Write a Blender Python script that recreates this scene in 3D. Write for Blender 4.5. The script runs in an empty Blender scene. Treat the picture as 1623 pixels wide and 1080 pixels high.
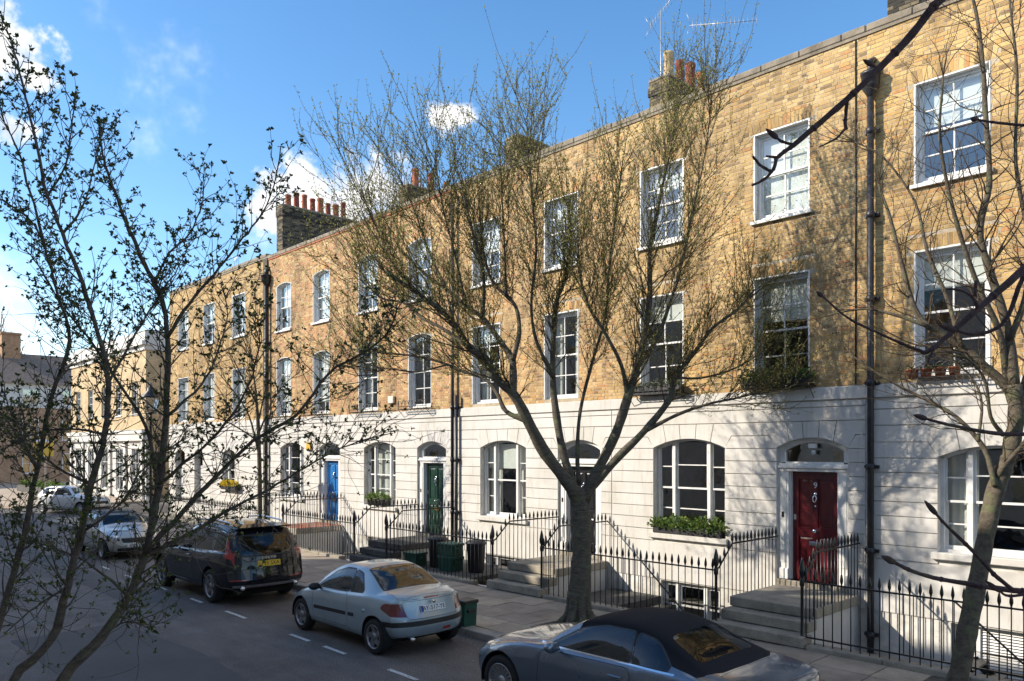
import bpy, bmesh, math, random
from math import sin, cos, pi, radians as R
from mathutils import Vector, Matrix, noise as mnoise
from mathutils.bvhtree import BVHTree
random.seed(7)
SC = bpy.context.scene
COL = SC.collection

# ------------------------------------------------------------------ camera
FPX, CAMH, TH = 1230.0, 3.45, R(46.3)          # focal length in photo pixels, eye height, yaw
CT, ST = cos(TH), sin(TH)
cam = bpy.data.cameras.new('camera'); camo = bpy.data.objects.new('camera', cam); COL.objects.link(camo)
cam.sensor_width = 36; cam.lens = FPX/1623*36; cam.shift_y = 170/1623; cam.clip_start = .05; cam.clip_end = 3000
camo.location = (0, 0, CAMH); camo.rotation_euler = (pi/2, 0, TH); SC.camera = camo

# ------------------------------------------------------------------ light
SUN_AZ, SUN_EL = R(40), R(29)                  # azimuth to the left of the street facade's normal
sd = Vector((-sin(SUN_AZ)*cos(SUN_EL), -cos(SUN_AZ)*cos(SUN_EL), sin(SUN_EL)))
sl = bpy.data.lights.new('sun', 'SUN'); sl.energy = 2.0; sl.angle = R(.55); sl.color = (1, .91, .77)
so = bpy.data.objects.new('sun', sl); COL.objects.link(so); so.rotation_euler = (-sd).to_track_quat('-Z', 'Y').to_euler()
so.location = (0, 0, 40)
SC.view_settings.view_transform = 'Standard'; SC.view_settings.look = 'None'
SC.view_settings.exposure = 1.93; SC.view_settings.gamma = 1; SC.view_settings.use_curve_mapping = False

def cdir(px, py):                               # world direction of a photo pixel
    u, v = (px-811.5)/FPX, (710-py)/FPX
    return Vector((-ST+u*CT, CT+u*ST, v))
w = bpy.data.worlds.new('World'); SC.world = w; w.use_nodes = True
nt = w.node_tree; N = nt.nodes; L = nt.links; N.clear()
out = N.new('ShaderNodeOutputWorld'); bg = N.new('ShaderNodeBackground'); bg.inputs[1].default_value = .15
sky = N.new('ShaderNodeTexSky'); sky.sky_type = 'NISHITA'; sky.sun_disc = False
sky.sun_elevation = SUN_EL; sky.sun_rotation = math.atan2(sd.x, sd.y)
sky.air_density = 1.0; sky.dust_density = .25; sky.ozone_density = 1.3; sky.altitude = 60
tc = N.new('ShaderNodeTexCoord')
def wmath(op, a, b=None, c=None, clamp=False):
    n = N.new('ShaderNodeMath'); n.operation = op; n.use_clamp = clamp
    for i, v in enumerate((a, b, c)):
        if v is None: continue
        if isinstance(v, (int, float)): n.inputs[i].default_value = v
        else: L.new(v, n.inputs[i])
    return n.outputs[0]
# clouds: cumulus heads given by their direction, with turbulent edges, and scattered ones over the whole sky, mostly out of view, spread and brightened as added fill light
n1 = N.new('ShaderNodeTexNoise'); n1.inputs['Scale'].default_value = 26; n1.inputs['Detail'].default_value = 9; n1.inputs['Roughness'].default_value = .58
L.new(tc.outputs['Generated'], n1.inputs['Vector'])
n2 = N.new('ShaderNodeTexNoise'); n2.noise_dimensions = '4D'; n2.inputs['W'].default_value = 9.0; n2.inputs['Scale'].default_value = 1.7; n2.inputs['Detail'].default_value = 7; n2.inputs['Roughness'].default_value = .6
L.new(tc.outputs['Generated'], n2.inputs['Vector'])
blobs = [(447, 300, 46), (485, 312, 62), (560, 318, 72), (610, 300, 60), (520, 345, 70), (640, 330, 50), (430, 340, 40),
         (705, 186, 30), (735, 182, 22), (10, 80, 52), (45, 118, 30), (15, 205, 32), (-60, 60, 90)]
acc = None
for (bx_, by_, br_) in blobs:
    d = cdir(bx_, by_).normalized()
    vm = N.new('ShaderNodeVectorMath'); vm.operation = 'DISTANCE'; L.new(tc.outputs['Generated'], vm.inputs[0]); vm.inputs[1].default_value = d
    ang = br_/FPX*.9
    m = wmath('SUBTRACT', 1, wmath('DIVIDE', vm.outputs['Value'], ang))
    acc = m if acc is None else wmath('MAXIMUM', acc, m)
acc = wmath('MAXIMUM', acc, -1.0)
body = wmath('ADD', acc, wmath('MULTIPLY', wmath('SUBTRACT', n1.outputs['Fac'], .5), 3.0))
cl1 = N.new('ShaderNodeMapRange'); cl1.interpolation_type = 'SMOOTHSTEP'; L.new(body, cl1.inputs[0])
cl1.inputs[1].default_value = -.02; cl1.inputs[2].default_value = .62
cl2 = N.new('ShaderNodeMapRange'); cl2.interpolation_type = 'SMOOTHSTEP'; L.new(n2.outputs['Fac'], cl2.inputs[0])
cl2.inputs[1].default_value = .500; cl2.inputs[2].default_value = .635; cl2.inputs[4].default_value = .95
hs = N.new('ShaderNodeHueSaturation'); L.new(sky.outputs[0], hs.inputs['Color']); hs.inputs['Saturation'].default_value = 1.27; hs.inputs['Value'].default_value = .455
shade = N.new('ShaderNodeMixRGB'); shr = N.new('ShaderNodeMapRange'); L.new(n1.outputs['Fac'], shr.inputs[0]); shr.inputs[1].default_value = .34; shr.inputs[2].default_value = .62; L.new(shr.outputs[0], shade.inputs[0]); shade.inputs[1].default_value = (1.75, 1.95, 2.25, 1); shade.inputs[2].default_value = (4.2, 4.15, 4.05, 1)
shade2 = N.new('ShaderNodeMixRGB'); L.new(shr.outputs[0], shade2.inputs[0]); shade2.inputs[1].default_value = (1.35, 1.48, 1.70, 1); shade2.inputs[2].default_value = (2.35, 2.33, 2.28, 1)
mx0 = N.new('ShaderNodeMixRGB'); L.new(cl2.outputs[0], mx0.inputs[0]); L.new(hs.outputs[0], mx0.inputs[1]); L.new(shade.outputs[0], mx0.inputs[2])
mx = N.new('ShaderNodeMixRGB'); L.new(cl1.outputs[0], mx.inputs[0]); L.new(mx0.outputs[0], mx.inputs[1]); L.new(shade2.outputs[0], mx.inputs[2])
L.new(mx.outputs[0], bg.inputs[0]); L.new(bg.outputs[0], out.inputs[0])

# ------------------------------------------------------------------ pixel to place helpers
def on_y(px, py, Y):                            # a pixel's point on the plane y = Y (parallel to the facades)
    d = cdir(px, py); t = Y/d.y
    return Vector((d.x*t, Y, CAMH+d.z*t))
def on_z(px, py, Z=0):                          # a pixel's point on the level z = Z
    d = cdir(px, py); t = (Z-CAMH)/d.z
    return Vector((d.x*t, d.y*t, Z))
def at_d(px, py, d):                            # a pixel's point at distance d along the view axis
    v = cdir(px, py)
    return Vector((v.x*d, v.y*d, CAMH+v.z*d))

# ------------------------------------------------------------------ object helpers
def link(o, parent=None):
    COL.objects.link(o)
    if parent is not None:
        o.parent = parent
    return o
def tag(o, label=None, cat=None, group=None, kind=None):
    if label: o['label'] = label
    if cat: o['category'] = cat
    if group: o['group'] = group
    if kind: o['kind'] = kind
    return o
def empty(name, loc, label, cat, group=None, rz=0):
    o = bpy.data.objects.new(name, None); COL.objects.link(o)
    o.location = loc; o.rotation_euler = (0, 0, rz); o.empty_display_size = .2
    return tag(o, label, cat, group)
def inst(name, me, parent, loc, rot=None, scale=None):
    o = bpy.data.objects.new(name, me); COL.objects.link(o); o.parent = parent
    o.location = loc
    if rot is not None: o.rotation_euler = rot
    if scale is not None: o.scale = scale
    return o
def copy_tree(o, parent=None):
    c = o.copy(); COL.objects.link(c); c.parent = parent
    for ch in o.children: copy_tree(ch, c)
    return c
class MB:
    """collects shapes; build() links them as one mesh object"""
    def __init__(s, off=(0, 0, 0)): s.v = []; s.f = []; s.o = Vector(off); s.sm = []
    def add(s, vs, fs, smooth=False):
        b = len(s.v); o = s.o
        s.v += [(x-o.x, y-o.y, z-o.z) for x, y, z in vs]
        s.f += [tuple(i+b for i in f) for f in fs]; s.sm += [smooth]*len(fs)
        return s
    def box(s, x0, x1, y0, y1, z0, z1):
        return s.add([(x0,y0,z0),(x1,y0,z0),(x1,y1,z0),(x0,y1,z0),(x0,y0,z1),(x1,y0,z1),(x1,y1,z1),(x0,y1,z1)],
                     [(0,3,2,1),(4,5,6,7),(0,1,5,4),(1,2,6,5),(2,3,7,6),(3,0,4,7)])
    def bbox(s, x0, x1, y0, y1, z0, z1, b=.008):   # box with chamfered edges all round
        vs = []
        for z, i in ((z0, b), (z0+b, 0), (z1-b, 0), (z1, b)):
            vs += [(x0+i+(b if i == 0 else 0), y0+i, z), (x1-i-(b if i == 0 else 0), y0+i, z), (x1-i, y0+i+(b if i == 0 else 0), z), (x1-i, y1-i-(b if i == 0 else 0), z),
                   (x1-i-(b if i == 0 else 0), y1-i, z), (x0+i+(b if i == 0 else 0), y1-i, z), (x0+i, y1-i-(b if i == 0 else 0), z), (x0+i, y0+i+(b if i == 0 else 0), z)]
        fs = [tuple(range(7, -1, -1)), tuple(range(24, 32))]
        for k in range(3):
            for i in range(8): fs.append((k*8+i, k*8+(i+1) % 8, k*8+8+(i+1) % 8, k*8+8+i))
        return s.add(vs, fs)
    def prism(s, poly, y0, y1, ax='y'):            # poly in (x,z) extruded along y ('y'), (x,y) along z ('z') or (y,z) along x ('x')
        n = len(poly)
        a = sum(poly[i][0]*poly[(i+1) % n][1]-poly[(i+1) % n][0]*poly[i][1] for i in range(n))
        if a < 0: poly = poly[::-1]
        def P(p, t): return (p[0], t, p[1]) if ax == 'y' else ((p[0], p[1], t) if ax == 'z' else (t, p[0], p[1]))
        vs = [P(p, y0) for p in poly]+[P(p, y1) for p in poly]
        if ax == 'y': fs = [tuple(range(n)), tuple(range(2*n-1, n-1, -1))]+[((i+1) % n, i, i+n, (i+1) % n+n) for i in range(n)]
        else: fs = [tuple(range(n-1, -1, -1)), tuple(range(n, 2*n))]+[(i, (i+1) % n, (i+1) % n+n, i+n) for i in range(n)]
        return s.add(vs, fs)
    def tube(s, pts, rad, n=6, cap=True):
        pts = [Vector(p) for p in pts]; m = len(pts)
        if isinstance(rad, (int, float)): rad = [rad]*m
        vs = []; prev = None
        for i, p in enumerate(pts):
            t = (pts[min(i+1, m-1)]-pts[max(i-1, 0)])
            if t.length < 1e-9: t = Vector((0, 0, 1))
            t.normalize()
            if prev is None:
                a = Vector((0, 0, 1)) if abs(t.z) < .9 else Vector((1, 0, 0)); u = t.cross(a).normalized()
            else:
                u = (prev-t*prev.dot(t)); u = u.normalized() if u.length > 1e-6 else t.orthogonal().normalized()
            prev = u; v = t.cross(u)
            vs += [tuple(p+(u*cos(2*pi*k/n)+v*sin(2*pi*k/n))*rad[i]) for k in range(n)]
        fs = [(i*n+k, i*n+(k+1) % n, (i+1)*n+(k+1) % n, (i+1)*n+k) for i in range(m-1) for k in range(n)]
        if cap: fs += [tuple(range(n-1, -1, -1)), tuple(range((m-1)*n, m*n))]
        return s.add(vs, fs, True)
    def lathe(s, prof, c=(0, 0, 0), n=16, ax='z', smooth=True, cap=True):   # prof: (r, h) pairs
        vs = []; c = Vector(c)
        for r, h in prof:
            for k in range(n):
                a = 2*pi*k/n
                q = (r*cos(a), r*sin(a), h) if ax == 'z' else ((h, r*cos(a), r*sin(a)) if ax == 'x' else (r*sin(a), h, r*cos(a)))
                vs.append((c.x+q[0], c.y+q[1], c.z+q[2]))
        m = len(prof)
        fs = [(i*n+k, i*n+(k+1) % n, (i+1)*n+(k+1) % n, (i+1)*n+k) for i in range(m-1) for k in range(n)]
        if cap and prof[0][0] > 1e-4: fs.append(tuple(range(n-1, -1, -1)))
        if cap and prof[-1][0] > 1e-4: fs.append(tuple(range((m-1)*n, m*n)))
        return s.add(vs, fs, smooth)
    def mesh(s, name, mat):
        me = bpy.data.meshes.new(name); me.from_pydata(s.v, [], s.f)
        if any(s.sm): me.polygons.foreach_set('use_smooth', s.sm)
        if mat is not None: me.materials.append(mat)
        me.update(); return me
    def build(s, name, mat, parent=None, loc=None):
        o = bpy.data.objects.new(name, s.mesh(name, mat)); COL.objects.link(o)
        if parent is not None: o.parent = parent
        if loc is not None: o.location = loc
        return o
# ------------------------------------------------------------------ materials
M = {}
class NT:
    def __init__(s, name):
        s.m = bpy.data.materials.new(name); s.m.use_nodes = True; s.t = s.m.node_tree; s.b = s.t.nodes['Principled BSDF']; M[name] = s.m
        s.pos = None
    def n(s, t, **k):
        q = s.t.nodes.new('ShaderNode'+t)
        for a, b in k.items(): setattr(q, a, b)
        return q
    def l(s, a, b): s.t.links.new(a, b)
    def P(s):
        if s.pos is None: s.pos = s.n('NewGeometry').outputs['Position']
        return s.pos
    def noise(s, scale, detail=4, rough=.55, vec=None, stretch=None):
        q = s.n('TexNoise'); q.inputs['Scale'].default_value = scale; q.inputs['Detail'].default_value = detail; q.inputs['Roughness'].default_value = rough
        v = vec or s.P()
        if stretch:
            mp = s.n('Mapping'); s.l(v, mp.inputs[0]); mp.inputs['Scale'].default_value = stretch; v = mp.outputs[0]
        s.l(v, q.inputs['Vector']); return q.outputs['Fac']
    def ramp(s, fac, stops, interp='LINEAR'):
        r = s.n('ValToRGB'); e = r.color_ramp.elements; r.color_ramp.interpolation = interp
        while len(e) < len(stops): e.new(.5)
        for i, (p, c) in enumerate(stops):
            e[i].position = p; e[i].color = (*c, 1) if len(c) == 3 else c
        s.l(fac, r.inputs[0]); return r.outputs[0]
    def mul(s, a, b, f=1.0, mode='MULTIPLY'):
        q = s.n('MixRGB', blend_type=mode)
        for i, v in ((0, f), (1, a), (2, b)):
            if isinstance(v, (int, float)): q.inputs[i].default_value = v
            elif isinstance(v, tuple): q.inputs[i].default_value = (*v, 1)
            else: s.l(v, q.inputs[i])
        return q.outputs[0]
    def bump(s, h, strength=.3, dist=.01):
        q = s.n('Bump'); q.inputs['Strength'].default_value = strength; q.inputs['Distance'].default_value = dist
        s.l(h, q.inputs['Height']); s.l(q.outputs[0], s.b.inputs['Normal'])
    def set(s, col=None, rough=None, metal=None, spec=None, coat=None, **k):
        b = s.b.inputs
        for key, v in (('Base Color', col), ('Roughness', rough), ('Metallic', metal), ('Specular IOR Level', spec), ('Coat Weight', coat)):
            if v is None: continue
            if isinstance(v, tuple): b[key].default_value = (*v, 1)
            elif isinstance(v, (int, float)): b[key].default_value = v
            else: s.l(v, b[key])
        for key, v in k.items(): b[key.replace('_', ' ')].default_value = v
        return s
G3 = lambda v: (v, v, v)
def simple(name, col, rough=.6, metal=0, var=.18, scale=9, bump=0, bscale=60, spec=None, coat=None):
    s = NT(name); k = s.ramp(s.noise(scale), [(.25, G3(1-var)), (.75, G3(1+var*.5))])
    s.set(s.mul(col, k), rough, metal, spec, coat)
    if bump: s.bump(s.noise(bscale, 3), bump, .004)
    return s.m
def brick_mat(name, rnd, red=0.0, dark=1.0, tint=(.93, .91, .86)):
    s = NT(name)
    if rnd == 'island': r = s.n('NewGeometry').outputs['Random Per Island']
    else: r = s.n('ObjectInfo').outputs['Random']
    st = [(0, (.15, .105, .07)), (.045, (.24, .165, .095)), (.10, (.42, .285, .135)), (.24, (.53, .365, .175)), (.44, (.60, .42, .195)), (.58, (.48, .325, .155)),
          (.70, (.64, .475, .25)), (.82, (.55, .31, .125)), (.875, (.47, .23, .11)), (.91, (.60, .44, .235)), (.965, (.36, .24, .14))]
    if red: st = [(p, (c[0]*(1+.0*red), c[1]*(1-.22*red*(i % 2)), c[2]*(1-.1*red*(i % 2)))) for i, (p, c) in enumerate(st)]
    st = [(p, tuple(a*.72+b*.28 for a, b in zip(c, (.50, .345, .165)))) for p, c in st]; c = s.ramp(r, st, 'CONSTANT')
    g = s.ramp(s.noise(38, 5, .65), [(.28, G3(.72)), (.5, G3(.98)), (.75, G3(1.12))])
    big = s.ramp(s.noise(.55, 5, .6), [(.3, (.62, .60, .60)), (.52, G3(1.0)), (.72, (1.14, 1.10, 1.02))])
    c = s.mul(s.mul(s.mul(c, g), big), tint)
    stain = s.ramp(s.noise(1.1, 6, .65, stretch=(2.2, 1, .5)), [(.36, G3(.52)), (.5, G3(1))])
    c = s.mul(c, stain, .75*dark)
    s.set(c, .92, 0, .2); s.bump(s.noise(95, 4, .6), .55, .006)
    return s.m
brick_mat('brick_mass', 'island'); brick_mat('brick_one', 'object')
brick_mat('brick_mass_warm', 'island', tint=(1.02, .97, .85)); brick_mat('brick_one_warm', 'object', tint=(1.02, .97, .85)); brick_mat('brick_mass_brown', 'island', tint=(.92, .87, .84)); brick_mat('brick_one_brown', 'object', tint=(.92, .87, .84))
brick_mat('brick_red', 'island', 1.0)
s = NT('mortar'); s.set(s.mul((.47, .39, .28), s.ramp(s.noise(2.2, 6, .65), [(.3, G3(.55)), (.65, G3(1.05))])), .95); s.bump(s.noise(70, 3), .4, .005)
s = NT('sooty_brick'); r_ = s.n('NewGeometry').outputs['Random Per Island']
s.set(s.mul(s.ramp(r_, [(0, (.04, .035, .03)), (.35, (.10, .085, .06)), (.6, (.17, .135, .085)), (.85, (.24, .18, .10))], 'CONSTANT'), s.ramp(s.noise(14, 5), [(.3, G3(.6)), (.7, G3(1.1))])), .95); s.bump(s.noise(80, 4), .5, .006)
s = NT('coping'); s.set(s.mul((.27, .225, .17), s.ramp(s.noise(3.1, 7, .7), [(.3, G3(.45)), (.6, G3(1)), (.8, (1.2, 1.1, .9))])), .95); s.bump(s.noise(40, 5), .6, .012)
# painted stucco: slightly dirty, with streaks
s = NT('stucco'); a = s.ramp(s.noise(1.3, 6, .62), [(.3, (.86, .845, .81)), (.6, (1, 1, 1))])
b_ = s.ramp(s.noise(2.6, 6, .7, stretch=(3, 3, .35)), [(.28, (.76, .73, .66)), (.48, G3(1))])
s.set(s.mul(s.mul((.575, .553, .52), a), b_, .85), .62, 0, .35); s.bump(s.noise(22, 5, .6), .22, .006)
s = NT('stucco_base'); s.set(s.mul((.62, .60, .56), s.ramp(s.noise(2.0, 6, .7), [(.3, (.55, .52, .46)), (.6, G3(1))])), .75); s.bump(s.noise(30, 5), .3, .006)
s = NT('white_paint'); s.set(s.mul((.68, .675, .66), s.ramp(s.noise(6, 5), [(.25, (.83, .82, .79)), (.6, G3(1))])), .38, 0, .45); s.bump(s.noise(60, 3), .08, .003)
s = NT('grey_white'); s.set(s.mul((.58, .565, .54), s.ramp(s.noise(5, 5), [(.25, G3(.8)), (.6, G3(1))])), .5)
simple('iron', (.012, .012, .014), .34, 0, .4, 12, .25, 90, .55)
simple('lead_pipe', (.022, .022, .026), .45, 0, .5, 7, .2, 60)
s = NT('stone'); s.set(s.mul(s.mul((.34, .30, .235), s.ramp(s.noise(2.4, 7, .7), [(.28, G3(.5)), (.6, G3(1.05))])), s.ramp(s.noise(60, 4), [(.3, G3(.75)), (.7, G3(1.1))])), .88); s.bump(s.noise(45, 5), .4, .008)
s = NT('dark_stone'); s.set(s.mul((.085, .08, .072), s.ramp(s.noise(4, 7, .7), [(.3, G3(.5)), (.65, G3(1.2))])), .9); s.bump(s.noise(40, 5), .5, .008)
s = NT('paver'); oi = s.n('ObjectInfo').outputs['Random']
c = s.ramp(oi, [(0, (.39, .315, .235)), (.3, (.46, .37, .275)), (.55, (.345, .28, .215)), (.8, (.49, .39, .285))], 'CONSTANT')
c = s.mul(c, s.ramp(s.noise(1.6, 7, .68), [(.28, G3(.58)), (.6, G3(1.02)), (.8, G3(1.15))])); c = s.mul(c, s.ramp(s.noise(75, 4), [(.3, G3(.72)), (.7, G3(1.12))]))
s.set(c, .86); s.bump(s.noise(50, 5), .35, .006)
s = NT('kerb_stone'); s.set(s.mul((.33, .30, .26), s.ramp(s.noise(3, 7, .7), [(.3, G3(.55)), (.65, G3(1.1))])), .85); s.bump(s.noise(45, 5), .4, .008)
s = NT('joint_dirt'); s.set(s.mul((.11, .09, .066), s.ramp(s.noise(9, 5), [(.3, G3(.5)), (.7, G3(1.2))])), .95)
s = NT('asphalt'); c = s.ramp(s.noise(.45, 6, .6), [(.3, (.095, .084, .077)), (.55, (.122, .108, .098)), (.75, (.142, .125, .111))])
c = s.mul(c, s.ramp(s.noise(38, 5, .8), [(.30, G3(.32)), (.5, G3(1)), (.70, G3(2.2))])); c = s.mul(c, s.ramp(s.noise(.22, 4, .6), [(.35, G3(.82)), (.62, G3(1.12))])); c = s.mul(c, s.ramp(s.noise(1.7, 7, .7, stretch=(.5, 2, 1)), [(.3, G3(.72)), (.6, G3(1.05))]))
v = s.n('TexVoronoi', feature='DISTANCE_TO_EDGE'); v.inputs['Scale'].default_value = .42
mp = s.n('Vectormath' if False else 'VectorMath', operation='ADD'); s.l(s.P(), mp.inputs[0])
nz = s.n('TexNoise'); nz.inputs['Scale'].default_value = 1.5; nz.inputs['Detail'].default_value = 6; s.l(s.P(), nz.inputs['Vector']); s.l(nz.outputs['Color'], mp.inputs[1]); s.l(mp.outputs[0], v.inputs['Vector'])
c = s.mul(c, s.ramp(v.outputs['Distance'], [(.002, G3(.7)), (.007, G3(1))]), .6)
s.set(c, s.ramp(s.noise(2, 5), [(.3, G3(.62)), (.7, G3(.85))]), 0, .4); s.bump(s.noise(150, 3), .6, .006)
s = NT('asphalt_patch'); c = s.ramp(s.noise(.9, 6, .6), [(.3, (.058, .056, .056)), (.7, (.080, .077, .075))])
s.set(s.mul(c, s.ramp(s.noise(150, 3, .7), [(.3, G3(.6)), (.72, G3(1.6))])), .8); s.bump(s.noise(150, 3), .5, .006)
s = NT('road_paint'); s.set(s.mul((.62, .62, .60), s.ramp(s.noise(28, 6, .75), [(.36, G3(.22)), (.5, G3(1))])), .7)
s = NT('earth'); s.set(s.mul((.075, .058, .036), s.ramp(s.noise(12, 6), [(.3, G3(.5)), (.7, G3(1.4))])), .97); s.bump(s.noise(35, 5), .8, .03)
# glass: thin pane
def glass(name, tint, rough=.01, tr=1.0, r0=.15):
    s = NT(name); s.t.nodes.remove(s.b); o = s.t.nodes['Material Output']
    t = s.n('BsdfTransparent'); t.inputs[0].default_value = (*tint, 1); g = s.n('BsdfGlossy'); g.inputs['Roughness'].default_value = rough; g.inputs[0].default_value = (.95, .97, 1, 1)
    fr = s.n('LayerWeight'); fr.inputs[0].default_value = .5
    wv = s.n('Bump'); wv.inputs['Strength'].default_value = .035; wv.inputs['Distance'].default_value = .05; s.l(s.noise(3.5, 2), wv.inputs['Height'])
    s.l(wv.outputs[0], g.inputs['Normal']); s.l(wv.outputs[0], fr.inputs['Normal'])
    pw = s.n('Math', operation='POWER'); s.l(fr.outputs['Facing'], pw.inputs[0]); pw.inputs[1].default_value = 4.0; k = s.n('Math', operation='MULTIPLY_ADD'); s.l(pw.outputs[0], k.inputs[0]); k.inputs[1].default_value = .88; k.inputs[2].default_value = r0; k.use_clamp = True
    m = s.n('MixShader'); s.l(k.outputs[0], m.inputs[0]); s.l(t.outputs[0], m.inputs[1]); s.l(g.outputs[0], m.inputs[2]); s.l(m.outputs[0], o.inputs[0])
glass('pane_glass', (.80, .84, .82)); glass('car_glass', (.42, .47, .45), r0=.055); glass('privacy_glass', (.06, .07, .08), r0=.06); glass('lamp_glass', (.9, .9, .88), .05)
simple('room', (.26, .24, .21), .9, var=.3, scale=1.5)
s = NT('curtain'); s.set(s.mul((.74, .72, .68), s.ramp(s.noise(3, 4), [(.3, G3(.85)), (.7, G3(1))])), .9)
simple('blind', (.80, .79, .76), .8, var=.06); simple('pink_trim', (.55, .16, .17), .8); simple('dark_slats', (.17, .17, .17), .6)
# doors
for nm, c_ in (('door_red', (.085, .006, .010)), ('door_green', (.012, .040, .028)), ('door_blue', (.020, .155, .42)), ('door_black', (.012, .012, .014)), ('wood_brown', (.30, .13, .04))):
    simple(nm, c_, .28, 0, .22, 8, .06, 40, .5, .3)
simple('brass', (.58, .40, .12), .3, 1, .2, 20); simple('chrome', (.72, .72, .74), .18, 1, .1, 20); simple('steel_dull', (.42, .42, .43), .45, .8, .2, 20)
simple('terracotta', (.36, .115, .055), .85, 0, .4, 5, .3, 30); simple('terracotta_red', (.25, .05, .035), .8, 0, .35, 5, .2, 30); simple('pot_buff', (.50, .36, .20), .9, 0, .4, 5, .2, 30)
simple('tile_red', (.33, .115, .06), .7, 0, .35, 6, .1)
simple('slate', (.10, .10, .11), .7, 0, .4, 5, .3, 20)
# plants and bark
def leafm(name, a, b, c, trans=.35):
    s = NT(name); r = s.n('NewGeometry').outputs['Random Per Island']
    s.set(s.ramp(r, [(0, a), (.5, b), (1, c)]), .55, 0, .35)
    o = s.t.nodes['Material Output']; tl = s.n('BsdfTranslucent'); s.l(s.b.inputs['Base Color'].links[0].from_socket, tl.inputs[0])
    m = s.n('MixShader'); m.inputs[0].default_value = trans; s.l(s.b.outputs[0], m.inputs[1]); s.l(tl.outputs[0], m.inputs[2]); s.l(m.outputs[0], o.inputs[0])
leafm('leaf_spring', (.15, .16, .035), (.26, .26, .065), (.42, .38, .13), .45); leafm('leaf_dark', (.030, .048, .018), (.065, .088, .028), (.21, .23, .06), .45)
leafm('leaf_box', (.05, .10, .02), (.10, .18, .035), (.24, .29, .07), .4); leafm('leaf_olive', (.06, .08, .04), (.10, .12, .06), (.15, .17, .09)); leafm('petal_yellow', (.55, .38, .02), (.65, .48, .03), (.5, .42, .06))
leafm('bud_brown', (.10, .06, .03), (.16, .12, .05), (.22, .19, .08), .2)
def bark(name, a, b, ring=1.0):
    s = NT(name); n_ = s.noise(9, 6, .7, stretch=(1, 1, 4*ring)); c = s.ramp(n_, [(.28, a), (.55, b), (.78, tuple(x*1.5 for x in b))])
    lich = s.ramp(s.noise(4.5, 6, .7), [(.52, G3(0)), (.66, G3(1))]); q = s.n('MixRGB'); s.l(lich, q.inputs[0]); s.l(c, q.inputs[1]); q.inputs[2].default_value = (b[0]*1.1, b[1]*1.45, b[2]*1.0, 1)
    s.set(q.outputs[0], .92, 0, .25); s.bump(s.noise(26, 6, .7, stretch=(1, 1, 3*ring)), .9, .02)
bark('bark_cherry', (.042, .036, .028), (.120, .103, .080)); bark('bark_grey', (.050, .040, .030), (.120, .098, .072), .4); bark('bark_dark', (.052, .042, .036), (.125, .102, .085), .5); bark('bark_twig', (.045, .028, .032), (.105, .068, .070), .4)
bark('bark_shoot', (.040, .027, .018), (.085, .060, .038), .4)
# vehicles
def paint(name, col, metal=.55, rough=.32, coat=1.0, fl=.25):
    s = NT(name); k = s.ramp(s.noise(420, 2, .5), [(.3, G3(1-fl)), (.7, G3(1+fl))]); d = s.ramp(s.noise(2.5, 6, .65), [(.3, G3(.9)), (.6, G3(1))])
    s.set(s.mul(s.mul(col, k), d), s.ramp(s.noise(4, 5), [(.3, G3(rough-.05)), (.7, G3(rough+.08))]), metal, .5 if metal else .05, coat, Coat_Roughness=.06)
paint('paint_ice', (.33, .41, .45), .35, .36); paint('paint_graphite', (.007, .008, .012), .0, .55); paint('paint_slate', (.13, .165, .21), .5, .30); paint('paint_silver', (.50, .50, .47), .6, .36); paint('paint_white', (.55, .56, .56), .3, .36)
simple('tyre', (.014, .014, .015), .8, 0, .3, 20, .2, 60); simple('trim_black', (.016, .016, .018), .5, 0, .2, 20); simple('liner', (.008, .008, .008), .9)
simple('alloy', (.42, .42, .43), .32, .85, .2, 12); simple('alloy_dark', (.30, .30, .31), .35, .8, .2, 12); simple('hub_dark', (.03, .03, .03), .6, .2)
s = NT('soft_top'); s.set(s.mul((.013, .013, .016), s.ramp(s.noise(300, 3), [(.3, G3(.6)), (.7, G3(1.5))])), .95, 0, .2); s.bump(s.noise(400, 2), .4, .003)
s = NT('lens_red'); s.set((.30, .010, .014), .12, 0, .6, .8)
s = NT('lens_red_dark'); s.set((.12, .006, .010), .12, 0, .6, .8)
s = NT('lens_clear'); s.set((.42, .44, .46), .08, .6, .6, 1.0)
s = NT('lens_amber'); s.set((.55, .20, .03), .15, 0, .6, .5)
simple('plate_yellow', (.72, .47, .02), .5, var=.05); simple('plate_white', (.70, .70, .69), .5, var=.05); simple('plate_blue', (.01, .05, .30), .5); simple('plate_ink', (.01, .01, .01), .6)
simple('seat_dark', (.022, .022, .024), .8); simple('seat_grey', (.09, .09, .09), .8); simple('seat_tan', (.16, .11, .07), .7)
simple('bin_green', (.010, .075, .045), .5, var=.3, scale=5); simple('bin_black', (.018, .018, .02), .5, var=.3, scale=5); simple('box_grey', (.07, .065, .06), .7)
simple('alarm_cream', (.66, .60, .48), .5); simple('alarm_yellow', (.62, .36, .03), .5); simple('far_brick', (.36, .22, .13), .95, 0, .35, 3, .2, 20); simple('far_stock', (.43, .28, .13), .95, 0, .3, 3, .2, 20)
simple('sign_yellow', (.62, .42, .06), .5, var=.1); simple('sign_blue', (.02, .08, .3), .5); simple('bag_black', (.012, .012, .013), .35, var=.3)
s = NT('litter'); r_ = s.n('NewGeometry').outputs['Random Per Island']; s.set(s.ramp(r_, [(0, (.12, .09, .05)), (.5, (.35, .30, .22)), (1, (.6, .55, .48))]), .9)
simple('roof_brown', (.17, .13, .105), .85, 0, .4, 4, .4, 12)
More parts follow.
